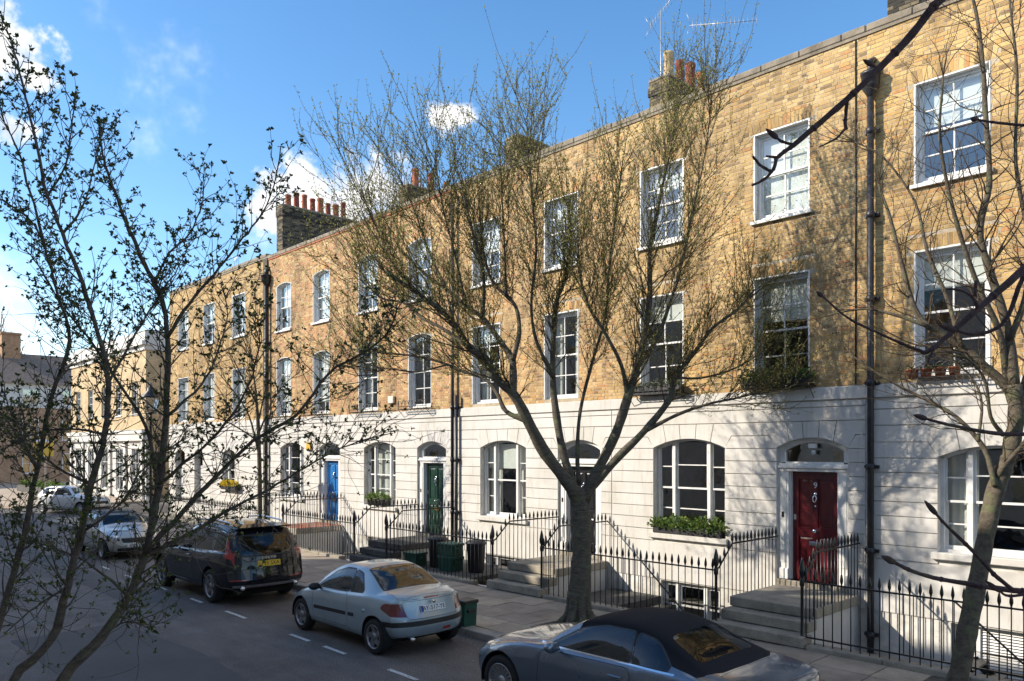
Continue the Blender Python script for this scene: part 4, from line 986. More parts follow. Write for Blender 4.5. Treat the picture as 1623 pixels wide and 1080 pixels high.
def wheel(root, x, y, r, wd, spokes, rim='alloy', side=-1, style='five'):
    """tyre with rim; side -1 faces -y"""
    t = MB(); rr_ = r*.665
    t.lathe([(rr_, -wd/2+.01), (rr_*1.05, -wd/2), (r*.93, -wd/2+.004), (r*.985, -wd/2+.03), (r, -wd/2+.06), (r, wd/2-.06), (r*.985, wd/2-.03), (r*.93, wd/2-.004), (rr_*1.05, wd/2), (rr_, wd/2-.01)], (0, 0, 0), 36, 'y', cap=False)
    ty = t.build('wheel', M['tyre'], root, (x, y, r))
    if side > 0: ty.rotation_euler = (0, 0, pi)
    b = MB(); b.lathe([(rr_*1.03, -wd/2+.004), (rr_*1.0, -wd/2-.004), (rr_*.94, -wd/2+.004), (rr_*.90, -wd/2+.03), (rr_*.88, wd/2-.02)], (0, 0, 0), 36, 'y', cap=False); b.build('rim', M[rim], ty)
    b = MB(); b.lathe([(rr_*.9, .02), (0, .02)], (0, -.03, 0), 24, 'y'); b.build('brake_disc', M['hub_dark'], ty)
    h = MB(); h.lathe([(0, -wd/2+.012), (.035, -wd/2+.014), (.065, -wd/2+.026), (.07, -wd/2+.05)], (0, 0, 0), 16, 'y'); h.build('hub', M[rim], ty)
    for k in range(spokes):
        a = 2*pi*k/spokes+.2; q = MB(); n_ = Vector((cos(a), 0, sin(a))); p_ = Vector((-sin(a), 0, cos(a)))
        if style == 'thin': ws = (.013, .016, .020)
        elif style == 'swirl': ws = (.05, .055, .045)
        else: ws = (.030, .034, .05)
        vs = []
        for j, (rad, wv, dep) in enumerate(((.045, ws[0], .03), (rr_*.55, ws[1], .022), (rr_*.92, ws[2], .016))):
            sw = (.0 if style != 'swirl' else .10*(rad/rr_)**2)
            c = n_*rad+p_*sw
            for sg, dd in ((-1, .012), (-1, 0), (1, 0), (1, .012)): vs.append(tuple(c+p_*sg*wv*(1 if dd == 0 else 1.15)+Vector((0, -wd/2+dep+dd*2, 0))))
        q.add(vs, [(i*4+j, i*4+j+1, i*4+5+j, i*4+4+j) for i in range(2) for j in range(3)]+[(0, 4, 7, 3)] if False else [(i*4+j, i*4+j+1, i*4+5+j, i*4+4+j) for i in range(2) for j in range(3)], False)
        q.build('spoke', M[rim], ty)
    return ty
def plate(root, txt, c, n, wd, hg, mat, band=False, size=.085):
    """number plate at c facing direction n (unit, in the xz plane)"""
    n = Vector(n).normalized(); yv = Vector((0, 1, 0)); rt = yv if n.x > 0 else -yv      # reading direction
    up = n.cross(rt); 
    mt = Matrix((rt, up, n)).transposed().to_4x4(); mt.translation = Vector(c)
    b = MB(); b.bbox(-wd/2, wd/2, -hg/2, hg/2, -.008, .004, .003); o = b.build('number_plate', M[mat], root); o.data.transform(mt)
    if band:
        q = MB(); q.box(-wd/2+.004, -wd/2+.05, -hg/2+.004, hg/2-.004, .002, .0055); k = q.build('plate_band', M['plate_blue'], o); k.data.transform(mt)
    text_mesh('plate_text', txt, size, M['plate_ink'], o, mt @ Matrix.Translation((.012 if band else 0, 0, .0055)), .001)
    return o
def arch_poly(xc, r, zc, n=22, zlow=-.2):
    return [(xc+r*cos(a), zc+r*sin(a)) for a in [pi*k/n for k in range(n+1)]]+[(xc-r, zlow), (xc+r, zlow)]
def seat(root, x, y, z, mat, s=1.0):
    m = MB(); m.bbox(x-.28, x+.25, y-.25, y+.25, z, z+.18, .05); m.prism([(x+.18, z+.1), (x+.34, z+.1), (x+.48, z+.62*s), (x+.38, z+.64*s)], y-.24, y+.24); m.bbox(x+.38, x+.47, y-.13, y+.13, z+.66*s, z+.84*s, .04); return m.build('seat', M[mat], root)
def steering(root, x, y, z):
    m = MB(); pts = [(x+.08*sin(a)*-1+.0, y+.18*cos(a), z+.18*sin(a)) for a in [2*pi*k/20 for k in range(21)]]; m.tube(pts, .014, 6); m.tube([(x-.06, y, z-.02), (x+.0, y+.17, z)], .014, 5); m.tube([(x-.06, y, z-.02), (x+.0, y-.17, z)], .014, 5); m.tube([(x-.25, y, z-.1), (x, y, z)], .02, 6); return m.build('steering_wheel', M['seat_grey'], root)
def mirror(root, x, y, z, mat, sg):
    m = MB(); pts = []
    m.lathe([(0, 0), (.05, .01), (.075, .05), (.08, .11), (.07, .125), (0, .126)], (0, 0, 0), 14, 'x')
    o = m.build('door_mirror', M[mat], root, (x, y+sg*.12, z)); o.scale = (1.0, 1.35, .85)
    q = MB(); q.tube([(x+.06, y-sg*.03, z-.05), (x+.05, y+sg*.08, z-.02)], .025, 6); q.build('mirror_arm', M['trim_black'], root)
    return o
def finish(root, sh, sp):
    objs = sh.build(root)
    L_, axs, r, wd = sp['L'], sp['axles'], sp['wr'], sp['wwd']; ar = sp['ar']
    for xa in axs:
        hw = pchip(sp['hw'], xa)
        for sg in (-1, 1):
            wheel(root, xa, sg*(hw-wd/2-.012), r, wd, sp['spokes'], sp['rim'], sg, sp.get('wstyle', 'five'))
            ln = MB(); n = 18; y0 = sg*(hw-.012); y1 = sg*(hw-.34); vs = []
            for k in range(n+1):
                a = pi*(-.08+1.16*k/n); vs += [(xa+ar*cos(a), y0, r+.02+ar*sin(a)), (xa+ar*cos(a), y1, r+.02+ar*sin(a))]
            fs = [(2*k, 2*k+2, 2*k+3, 2*k+1) for k in range(n)]+[tuple(2*k+1 for k in range(n+1))]
            ln.add(vs, fs); ln.build('wheel_arch', M['liner'], root)
    # underbody and cabin tub
    ub = MB(); ub.box(.5, L_-.5, -.62, .62, .17, .34); ub.build('underbody', M['liner'], root)
    return objs
def make_car(name, label, sp, X0, Yc, rz, place_tail=None):
    root = empty(name, (X0, Yc, 0), label, 'car', 'cars parked along the kerb', rz)
    sh = Shell(sp)
    for xa in sp['axles']:
        for cnd in (LS, RS): sh.cut(arch_poly(xa, sp['ar'], sp['wr']+.02), 'y', cnd)
    return root, sh
FRONT = lambda c, n: n.x < -.12
def side_both(sh, poly, name, mat, only=(0,), zc=None):
    return [sh.cut(poly, 'y', LS, name, mat, only), sh.cut(poly, 'y', RS, name, mat, only)]
def door_cut(sh, poly, mat='liner'):
    ks = side_both(sh, grow_poly(poly, .0065), 'door_seam', mat); return [sh.cut(poly, 'y', c, 'door', sh.sp['paint'], (k,)) for c, k in zip((LS, RS), ks)]
def glaze(sh, poly, name, mat='car_glass', trim='trim_black', w_=.022):
    ks = side_both(sh, grow_poly(poly, w_), 'window_trim', trim, (0,)+tuple(range(1, len(sh.names)))) ; return [sh.cut(poly, 'y', c, name, mat, (k,)) for c, k in zip((LS, RS), ks)]
TOPC = lambda c, n: n.z > .1

# ---- ice-blue hardtop convertible (French plate)
sp = dict(L=3.84, paint='paint_ice', ns=90, hw=[(0, .70), (.25, .77), (.7, .83), (1.2, .832), (2.4, .832), (3.1, .84), (3.5, .81), (3.84, .75)],
          top=[(0, .63), (.10, .70), (.4, .80), (.8, .90), (1.02, .955), (1.10, .985), (1.75, 1.33), (2.0, 1.372), (2.35, 1.375), (2.64, 1.33), (3.24, 1.06), (3.32, 1.035), (3.55, 1.02), (3.76, .985), (3.84, .955)],
          belt=[(0, .60), (.3, .70), (.9, .82), (1.5, .875), (2.4, .915), (3.1, .955), (3.6, .93), (3.84, .90)],
          gw=[(0, .55), (.4, .60), (1.0, .66), (1.15, .66), (1.75, .545), (2.2, .545), (2.62, .55), (3.24, .63), (3.4, .66), (3.84, .62)],
          drop=[(0, .03), (.5, .05), (1.1, .04), (1.75, .065), (2.3, .07), (2.6, .06), (3.1, .03), (3.84, .025)],
          low=[(0, .24), (.3, .20), (1.0, .20), (2.8, .20), (3.5, .24), (3.84, .32)],
          nose=[(.2, .10), (.35, .02), (.5, .0), (.62, .05), (.75, .12)], tail=[(.25, .12), (.40, .03), (.52, .0), (.62, .015), (.66, .05), (.95, .13)], cf=.42, cr=.30,
          axles=(.76, 3.20), wr=.298, ar=.335, wwd=.19, spokes=5, rim='alloy_dark', wstyle='swirl')
ROOT, sh = make_car('parked_car', 'ice blue two-door convertible with closed metal roof and white number plate', sp, -14.15, 8.08, 0)
gl1 = rounded([(1.28, .915), (1.72, 1.20), (2.02, 1.285), (2.30, 1.29), (2.37, .955)], .05)
gl2 = rounded([(2.40, .957), (2.335, 1.285), (2.54, 1.245), (2.82, .985)], .05)
glaze(sh, gl1, 'side_window'); glaze(sh, gl2, 'quarter_window')
door_cut(sh, rounded([(1.22, .34), (1.20, .86), (2.36, .925), (2.40, .34)], .09))
side_both(sh, rounded([(1.26, .50), (1.26, .565), (2.36, .60), (2.36, .535)], .02), 'rubbing_strip', 'trim_black', tuple(range(0, 20))); side_both(sh, rounded([(2.42, .537), (2.42, .602), (2.62, .61), (2.62, .545)], .02), 'rubbing_strip', 'trim_black', (0,))
sh.cut([(1.20, -.60), (1.20, .60), (1.70, .49), (1.70, -.49)], 'z', TOPC, 'windscreen', 'car_glass')
rw = rounded([(2.58, -.475), (2.58, .475), (3.19, .58), (3.19, -.58)], .06); k = sh.cut(grow_poly(rw, .025), 'z', TOPC, 'window_trim', 'trim_black'); sh.cut(rw, 'z', TOPC, 'rear_window', 'car_glass', (k,))
bl_ = rounded([(3.27, -.60), (3.27, .60), (3.66, .60), (3.66, -.60)], .06); k = sh.cut(grow_poly(bl_, .006), 'z', (lambda c, n: n.z > .6), 'boot_seam', 'liner'); sh.cut(bl_, 'z', (lambda c, n: n.z > .6), 'boot_lid', 'paint_ice', (k,))
bl_ = rounded([(-.50, .625), (-.56, .90), (.56, .90), (.50, .625)], .05); k = sh.cut(grow_poly(bl_, .006), 'x', (lambda c, n: c.x > 3.5 and n.x > .2), 'boot_seam', 'liner'); sh.cut(bl_, 'x', (lambda c, n: c.x > 3.5 and n.x > .2), 'boot_panel', 'paint_ice', (k,))
TAIL = lambda c, n: c.x > 3.2 and n.x > -.1
for sg in (-1, 1):
    kk = sh.cut(rounded([(3.34, .79), (3.42, .88), (3.72, .87), (3.86, .78), (3.86, .655), (3.60, .67)], .06), 'y', (lambda c, n, sg=sg: c.y*sg > .50 and c.x > 3.2), 'tail_light', 'lens_red_dark')
bmp = rounded([(-.86, .50), (-.86, .585), (.86, .585), (.86, .50)], .03); sh.cut(bmp, 'x', (lambda c, n: c.x > 3.42 and n.x > -.2), 'bumper_strip', 'trim_black')
sh.cut(rounded([(.18, .37), (.18, .42), (.36, .42), (.36, .37)], .02), 'x', (lambda c, n: c.x > 3.4), 'fog_light', 'lens_red'); sh.cut(rounded([(-.16, .925), (-.16, .95), (.16, .95), (.16, .925)], .008), 'x', TAIL, 'brake_light', 'lens_red')
for sg in (-1, 1): sh.cut(rounded([(.13, .62), (.20, .70), (.62, .79), (.55, .68)], .04), 'y', (lambda c, n, sg=sg: c.y*sg > .2 and c.x < .9), 'head_light', 'lens_clear')
objs = finish(ROOT, sh, sp)
plate(ROOT, 'AY-517-YE', (3.775, 0, .765), (1, 0, .28), .52, .11, 'plate_white', True, .105)
for sg in (-1, 1): mirror(ROOT, 1.36, sg*.80, .93, 'trim_black', sg)
m = MB(); m.tube([(3.72, -.45, .30), (3.84, -.45, .295)], .034, 12); m.build('exhaust', M['chrome'], ROOT)
m = MB(); m.tube([(1.86, 0, 1.36), (1.55, 0, 1.72)], [.006, .002], 5); m.build('radio_aerial', M['trim_black'], ROOT)
for sg in (-1, 1):
    m = MB(); m.lathe([(0, -.02), (.03, -.016), (.04, 0)], (2.25, 0, .775), 12, 'y'); dh = m.build('door_handle', M['paint_ice'], ROOT, (0, sg*.829, 0)); dh.rotation_euler = (0, 0, 0 if sg < 0 else 0); dh.scale = (1.3, -sg, .9)
    seat(ROOT, 1.95, sg*.36, .42, 'seat_grey'); seat(ROOT, 2.65, sg*.30, .46, 'seat_dark', .6)
steering(ROOT, 1.55, -.36, .85); m = MB(); m.bbox(1.12, 1.5, -.68, .68, .55, .90, .08); m.build('dashboard', M['seat_dark'], ROOT); MB().box(1.1, 3.2, -.7, .7, .30, .40).build('cabin_floor', M['seat_dark'], ROOT)
m = MB(); m.lathe([(0, .004), (.035, .003), (.036, 0)], (3.795, 0, .875), 12, 'x'); m.build('emblem', M['chrome'], ROOT)

# ---- dark grey estate-type SUV (yellow plate)
sp = dict(L=4.86, paint='paint_graphite', ns=90, hw=[(0, .82), (.3, .92), (.8, .955), (2.5, .955), (4.0, .958), (4.5, .945), (4.86, .90)],
          top=[(0, .82), (.10, .96), (.5, 1.06), (1.3, 1.15), (1.42, 1.18), (2.15, 1.61), (2.5, 1.71), (3.2, 1.765), (4.2, 1.725), (4.6, 1.69), (4.86, 1.64)],
          belt=[(0, .80), (.4, .95), (1.3, 1.04), (2, 1.07), (3.4, 1.11), (4.2, 1.155), (4.86, 1.16)], gw=[(0, .70), (.6, .76), (1.42, .80), (2.15, .68), (3.2, .675), (4.4, .665), (4.86, .655)],
          drop=[(0, .03), (.6, .06), (1.42, .05), (2.2, .07), (3.2, .075), (4.86, .06)], low=[(0, .30), (.4, .26), (1, .25), (3.8, .25), (4.4, .30), (4.86, .40)],
          nose=[(.3, .12), (.5, .0), (.75, .03), (.95, .12)], tail=[(.3, .10), (.45, .02), (.62, .0), (.72, .045), (1.0, .085), (1.15, .12), (1.64, .40)], cf=.40, cr=.26, bow=.03,
          axles=(.90, 3.82), wr=.375, ar=.425, wwd=.235, spokes=5, rim='alloy_dark', wstyle='five')
ROOT, sh = make_car('parked_suv', 'dark grey four-door SUV with roof rails and yellow number plate', sp, -20.95, 8.0, 0)
glaze(sh, rounded([(1.75, 1.10), (2.30, 1.53), (2.75, 1.62), (2.82, 1.12)], .05), 'front_side_window', 'privacy_glass', 'chrome', .011)
glaze(sh, rounded([(2.90, 1.125), (2.86, 1.625), (3.72, 1.61), (3.80, 1.16)], .05), 'rear_side_window', 'privacy_glass', 'chrome', .011)
glaze(sh, rounded([(3.88, 1.165), (3.82, 1.60), (4.28, 1.56), (4.42, 1.26), (4.30, 1.19)], .06), 'quarter_window', 'privacy_glass', 'chrome', .011)
door_cut(sh, rounded([(1.55, .42), (1.55, 1.0), (2.84, 1.09), (2.84, .42)], .10)); door_cut(sh, rounded([(2.87, .42), (2.87, 1.09), (3.80, 1.12), (3.62, .75), (3.40, .55), (3.36, .42)], .06))
sh.cut([(1.50, -.74), (1.50, .74), (2.12, .61), (2.12, -.61)], 'z', TOPC, 'windscreen', 'car_glass')
REAR = lambda c, n: c.x > 4.0 and n.x > .15
rwp = rounded([(-.60, 1.10), (-.55, 1.50), (.55, 1.50), (.60, 1.10)], .07); k = sh.cut(grow_poly(rwp, .03), 'x', REAR, 'window_trim', 'trim_black'); sh.cut(rwp, 'x', REAR, 'rear_window', 'privacy_glass', (k,))
for sg in (-1, 1):   # tall tail lamps that climb the rear pillar
    sh.cut([(4.62, 1.02), (4.45, 1.10), (4.44, 1.18), (4.30, 1.56), (4.34, 1.60), (4.52, 1.30), (4.60, 1.18), (4.90, 1.06), (4.90, .78), (4.70, .80)], 'y', (lambda c, n, sg=sg: c.y*sg > (.70 if c.z < 1.14 else .52) and c.x > 4.0), 'tail_light', 'lens_red')
tg = rounded([(-.68, .80), (-.66, 1.06), (.66, 1.06), (.68, .80)], .05); k = sh.cut(grow_poly(tg, .007), 'x', REAR, 'tailgate_seam', 'liner'); sh.cut(tg, 'x', REAR, 'tailgate', 'paint_graphite', (k,))
sh.cut([(-1.0, .30), (-1.0, .47), (1.0, .47), (1.0, .30)], 'x', (lambda c, n: c.x > 4.25 and n.x > -.3), 'bumper_cladding', 'trim_black', (0,)); sh.cut(rounded([(-.80, .40), (-.80, .46), (.80, .46), (.80, .40)], .02), 'x', REAR, 'skid_strip', 'alloy', tuple(range(40)))
sh.cut(rounded([(.50, .56), (.50, .585), (.86, .585), (.86, .56)], .008), 'x', REAR, 'reflector', 'lens_red'); sh.cut(rounded([(-.86, .56), (-.86, .585), (-.50, .585), (-.50, .56)], .008), 'x', REAR, 'reflector', 'lens_red')
objs = finish(ROOT, sh, sp)
plate(ROOT, 'LP15 SXA', (4.79, 0, .90), (1, 0, .12), .53, .125, 'plate_yellow', False, .115)
text_mesh('tailgate_lettering', 'V O L V O', .075, M['chrome'], ROOT, Matrix.Translation((4.765, 0, 1.025)) @ Matrix.Rotation(pi/2, 4, 'Z') @ Matrix.Rotation(pi/2-.1, 4, 'X'), .008)
for sg in (-1, 1):
    m = MB(); m.tube([(2.35, sg*.61, 1.66), (2.45, sg*.61, 1.755), (3.2, sg*.62, 1.81), (4.1, sg*.61, 1.775), (4.25, sg*.61, 1.70)], .02, 8); m.build('roof_rail', M['chrome'], ROOT)
    mirror(ROOT, 1.82, sg*.94, 1.13, 'paint_graphite', sg)
    m = MB(); m.tube([(4.70, sg*.62, .40), (4.84, sg*.62, .395)], .045, 12); m.build('exhaust', M['chrome'], ROOT)
    for xd in (2.55, 3.48): m = MB(); m.bbox(xd, xd+.2, sg*.957-.02, sg*.957+.02, .955, .985, .01); m.build('door_handle', M['paint_graphite'], ROOT)
    seat(ROOT, 2.3, sg*.38, .62, 'seat_dark'); seat(ROOT, 3.3, sg*.38, .65, 'seat_dark')
m = MB(); m.prism([(4.30, 1.70), (4.30, 1.735), (4.60, 1.695), (4.60, 1.67)], -.60, .60); m.build('roof_spoiler', M['paint_graphite'], ROOT)
m = MB(); m.bbox(1.5, 2.0, -.75, .75, .75, 1.10, .08); m.build('dashboard', M['seat_dark'], ROOT); m = MB(); m.prism([(2.75, 1.75), (2.95, 1.755), (2.95, 1.80)], -.02, .02); m.build('roof_fin', M['paint_graphite'], ROOT)

# ---- slate-blue cabriolet with a black fabric roof
sp = dict(L=4.67, paint='paint_slate', ns=96, hw=[(0, .76), (.3, .87), (.85, .923), (1.6, .915), (2.6, .912), (3.6, .925), (4.2, .90), (4.67, .82)],
          top=[(0, .64), (.10, .73), (.5, .86), (1.2, .965), (1.42, .99), (1.50, 1.01), (2.10, 1.315), (2.45, 1.375), (2.8, 1.383), (3.2, 1.33), (3.55, 1.20), (3.88, 1.055), (3.98, 1.03), (4.3, 1.015), (4.60, .975), (4.67, .945)],
          belt=[(0, .60), (.3, .73), (.85, .865), (1.4, .92), (2.5, .935), (3.5, .975), (4.2, .955), (4.67, .90)],
          gw=[(0, .62), (.5, .70), (1.45, .75), (2.10, .59), (2.8, .585), (3.3, .61), (3.7, .68), (3.9, .73), (4.67, .66)],
          drop=[(0, .03), (.6, .055), (1.45, .05), (2.1, .06), (2.8, .075), (3.5, .09), (3.9, .03), (4.67, .025)],
          low=[(0, .24), (.3, .19), (1, .18), (3.6, .18), (4.2, .22), (4.67, .34)], nose=[(.2, .10), (.35, .02), (.5, .0), (.65, .05), (.8, .14)], tail=[(.25, .14), (.45, .02), (.6, .0), (.8, .02), (.97, .07)], cf=.46, cr=.30,
          axles=(.88, 3.64), wr=.34, ar=.378, wwd=.235, spokes=20, rim='alloy', wstyle='thin')
ROOT, sh = make_car('parked_cabriolet', 'slate blue cabriolet with black fabric roof closed', sp, -8.48, 7.95, 0)
side_both(sh, [(2.04, 1.285), (2.2, 1.60), (3.2, 1.6), (4.1, 1.2), (3.98, 1.005), (3.52, .985), (1.70, .955), (1.64, 1.005)], 'soft_top', 'soft_top') if False else None
stp = [(2.06, -.64), (2.06, .64), (3.2, .74), (3.86, .80), (4.0, .5), (4.02, 0), (4.0, -.5), (3.86, -.80), (3.2, -.74)]
kst = sh.cut(stp, 'z', (lambda c, n: c.z > .99 and (c.x > 2.06)), 'soft_top', 'soft_top')
glaze(sh, rounded([(1.72, .975), (2.10, 1.20), (2.46, 1.285), (2.90, 1.29), (2.98, .985)], .05), 'side_window', 'car_glass', 'trim_black', .016)
glaze(sh, rounded([(3.01, .987), (2.95, 1.285), (3.20, 1.245), (3.50, 1.03), (3.50, 1.0)], .05), 'quarter_window', 'car_glass', 'trim_black', .016)
side_both(sh, [(1.50, .945), (1.50, .962), (3.60, .986), (3.60, .969)], 'chrome_strip', 'chrome', tuple(range(30)))
door_cut(sh, rounded([(1.56, .36), (1.60, .90), (3.02, .93), (3.06, .36)], .10))
sh.cut([(1.60, -.70), (1.60, .70), (2.04, .56), (2.04, -.56)], 'z', TOPC, 'windscreen', 'car_glass')
rw = rounded([(3.30, -.47), (3.30, .47), (3.76, .56), (3.76, -.56)], .07); sh.cut(rw, 'z', TOPC, 'rear_window', 'privacy_glass', (kst,))
hd = rounded([(.26, -.58), (.26, .58), (1.40, .72), (1.40, -.72)], .10); k = sh.cut(grow_poly(hd, .006), 'z', TOPC, 'bonnet_seam', 'liner'); sh.cut(hd, 'z', TOPC, 'bonnet', 'paint_slate', (k,))
bt = rounded([(4.04, -.66), (4.04, .66), (4.56, .62), (4.56, -.62)], .08); k = sh.cut(grow_poly(bt, .006), 'z', TOPC, 'boot_seam', 'liner'); sh.cut(bt, 'z', TOPC, 'boot_lid', 'paint_slate', (k,))
for sg in (-1, 1):
    sh.cut(rounded([(.14, .60), (.20, .70), (.62, .80), (.50, .66)], .03), 'y', (lambda c, n, sg=sg: c.y*sg > .25 and c.x < .9), 'head_light', 'lens_clear')
    sh.cut(rounded([(4.25, .80), (4.30, .90), (4.62, .88), (4.70, .76)], .03), 'y', (lambda c, n, sg=sg: c.y*sg > .25 and c.x > 4), 'tail_light', 'lens_red_dark')
sh.cut(rounded([(-.42, .34), (-.48, .60), (.48, .60), (.42, .34)], .04), 'x', (lambda c, n: c.x < .6 and n.x < -.2), 'grille', 'trim_black')
objs = finish(ROOT, sh, sp)
for sg in (-1, 1):
    mirror(ROOT, 1.85, sg*.90, 1.0, 'paint_slate', sg); seat(ROOT, 2.45, sg*.38, .45, 'seat_tan'); seat(ROOT, 3.15, sg*.33, .48, 'seat_dark', .65)
    m = MB(); m.bbox(2.72, 2.92, sg*.915-.02, sg*.915+.02, .80, .825, .01); m.build('door_handle', M['paint_slate'], ROOT)
steering(ROOT, 2.05, .38, .88); m = MB(); m.bbox(1.5, 1.95, -.74, .74, .58, .93, .08); m.build('dashboard', M['seat_dark'], ROOT); MB().box(1.4, 3.7, -.75, .75, .30, .40).build('cabin_floor', M['seat_dark'], ROOT)

# ---- small silver hatchback facing the other way, and a pale car in the side street
def hatch(name, label, X0, Yc, rz, paint_, L_, roofp, plate_txt, zsc=1.0):
    k = L_/3.7
    sp = dict(L=L_, paint=paint_, ns=64, hw=[(0, .72), (.25, .79), (.62, .835), (2, .84), (3.0*k, .845), (3.4*k, .82), (L_, .76)],
          top=[(0, .70*zsc), (.08, .80*zsc), (.4*k, .92*zsc), (.98*k, 1.0*zsc), (1.05*k, 1.02*zsc), (1.55*k, 1.34*zsc), (1.9*k, 1.40*zsc), (2.9*k, 1.385*zsc), (3.4*k, 1.32*zsc), (L_, 1.18*zsc)],
          belt=[(0, .66*zsc), (.4, .84*zsc), (1.0, .90*zsc), (2.5, .93*zsc), (L_, .96*zsc)], gw=[(0, .58), (.5, .64), (1.05*k, .68), (1.55*k, .58), (3.0*k, .57), (L_, .56)], drop=[(0, .03), (.6, .06), (1.05, .05), (1.6, .06), (L_, .06)],
          low=[(0, .24), (.4, .2), (3.0, .2), (L_, .32)], nose=[(.2, .10), (.4, .0), (.6, .02), (.8, .10)], tail=[(.25, .1), (.5, 0), (.8, .05), (1.35, .36)], cf=.40, cr=.26,
          axles=(.63*k, 3.1*k), wr=.305, ar=.345, wwd=.19, spokes=8, rim='alloy')
    root, sh = make_car(name, label, sp, X0, Yc, rz)
    ru = [(1.50*k, 1.33*zsc), (1.5*k, 1.5*zsc), (3.5*k, 1.5*zsc), (3.45*k, 1.29*zsc)]
    glaze(sh, rounded([(1.22*k, .95*zsc), (1.58*k, 1.23*zsc), (1.85*k, 1.30*zsc), (2.30*k, 1.31*zsc), (2.34*k, .96*zsc)], .04), 'side_window'); glaze(sh, rounded([(2.40*k, .96*zsc), (2.37*k, 1.31*zsc), (3.05*k, 1.28*zsc), (3.2*k, .99*zsc)], .05), 'rear_side_window')
    if roofp: sh.cut([(1.52*k, -.62), (1.52*k, .62), (3.45*k, .62), (3.45*k, -.62)], 'z', (lambda c, n: c.z > 1.28*zsc), 'roof', roofp)
    sh.cut([(1.12*k, -.62), (1.12*k, .62), (1.50*k, .54), (1.50*k, -.54)], 'z', TOPC, 'windscreen', 'car_glass')
    door_cut(sh, rounded([(1.15*k, .36), (1.15*k, .89*zsc), (2.36*k, .91*zsc), (2.36*k, .36)], .09))
    for sg in (-1, 1):
        sh.cut([(sg*.58+.12*cos(a), .70*zsc+.12*sin(a)) for a in [2*pi*q/18 for q in range(18)]], 'x', (lambda c, n: c.x < .7 and n.x < 0), 'head_light', 'lens_clear')
    sh.cut(rounded([(-.36, .52), (-.42, .66), (.42, .66), (.36, .52)], .04), 'x', (lambda c, n: c.x < .6 and n.x < -.2), 'grille', 'trim_black'); sh.cut(rounded([(-.5, .26), (-.5, .36), (.5, .36), (.5, .26)], .03), 'x', (lambda c, n: c.x < .6 and n.x < -.2), 'lower_intake', 'trim_black')
    finish(root, sh, sp)
    if plate_txt: plate(root, plate_txt, (-.012, 0, .44), (-1, 0, .02), .52, .11, 'plate_white', False, .10)
    for sg in (-1, 1): mirror(root, 1.3*k, sg*.82, 1.0*zsc, roofp or paint_, sg); seat(root, 1.9*k, sg*.36, .45, 'seat_dark')
    return root
hatch('parked_hatchback', 'small silver hatchback with black roof facing the dark SUV', -25.45, 8.2, pi, 'paint_silver', 3.7, 'trim_black', 'AX08 FEF')
hatch('parked_saloon', 'pale silver car standing at the side street corner before the white shopfront', -44.2, 12.6, R(205), 'paint_white', 4.1, None, None, 1.03)
# ------------------------------------------------------------------ buildings further off, and the terrace behind the camera
def tex_brick(name, c1, c2, mort):
    s = NT(name); b = s.n('TexBrick'); mp = s.n('Mapping'); mp.inputs['Rotation'].default_value = (pi/2, 0, 0)
    sx = s.n('SeparateXYZ'); s.l(s.P(), sx.inputs[0]); ad = s.n('Math', operation='ADD'); s.l(sx.outputs[0], ad.inputs[0]); s.l(sx.outputs[1], ad.inputs[1]); cx = s.n('CombineXYZ'); s.l(ad.outputs[0], cx.inputs[0]); s.l(sx.outputs[2], cx.inputs[1])
    s.l(cx.outputs[0], b.inputs['Vector']); b.inputs['Scale'].default_value = 1; b.inputs['Brick Width'].default_value = .225; b.inputs['Row Height'].default_value = .075; b.inputs['Mortar Size'].default_value = .006
    b.inputs['Color1'].default_value = (*c1, 1); b.inputs['Color2'].default_value = (*c2, 1); b.inputs['Mortar'].default_value = (*mort, 1)
    s.set(s.mul(b.outputs['Color'], s.ramp(s.noise(1.2, 6, .65), [(.3, G3(.65)), (.65, G3(1.1))])), .92)
tex_brick('brick_far_yellow', (.58, .42, .23), (.47, .33, .17), (.44, .37, .28)); tex_brick('brick_far_red', (.46, .29, .17), (.36, .21, .12), (.36, .3, .24))
def far_window(par, o, axis, fpos, a, b, z0, z1, sgn=-1, cols=2, rows=4, reveal=.1):
    """window in a wall at y = fpos (axis 'y') or x = fpos (axis 'x'); sgn points out of the wall"""
    def bx(m, u0, u1, d0, d1, q0, q1):
        d0, d1 = sorted((fpos+sgn*d0, fpos+sgn*d1))
        m.box(u0, u1, d0, d1, q0, q1) if axis == 'y' else m.box(d0, d1, u0, u1, q0, q1)
    m = MB(o); t = .07
    bx(m, a, a+t, -reveal-.06, -reveal, z0, z1); bx(m, b-t, b, -reveal-.06, -reveal, z0, z1); bx(m, a+t, b-t, -reveal-.06, -reveal, z0, z0+t); bx(m, a+t, b-t, -reveal-.06, -reveal, z1-t, z1)
    for k in range(1, cols): u = a+(b-a)*k/cols; bx(m, u-.02, u+.02, -reveal-.05, -reveal-.01, z0+t, z1-t)
    for k in range(1, rows): z = z0+(z1-z0)*k/rows; bx(m, a+t, b-t, -reveal-.048, -reveal-.012, z-.02, z+.02)
    w_ = m.build('window', M['white_paint'], par)
    g_ = MB(o); bx(g_, a+.02, b-.02, -reveal-.045, -reveal-.04, z0+.02, z1-.02); g_.build('pane', M['pane_glass'], w_)
    s_ = MB(o); bx(s_, a-.06, b+.06, -.1, .07, z0-.08, z0); s_.build('sill', M['white_paint'], w_)
    return w_
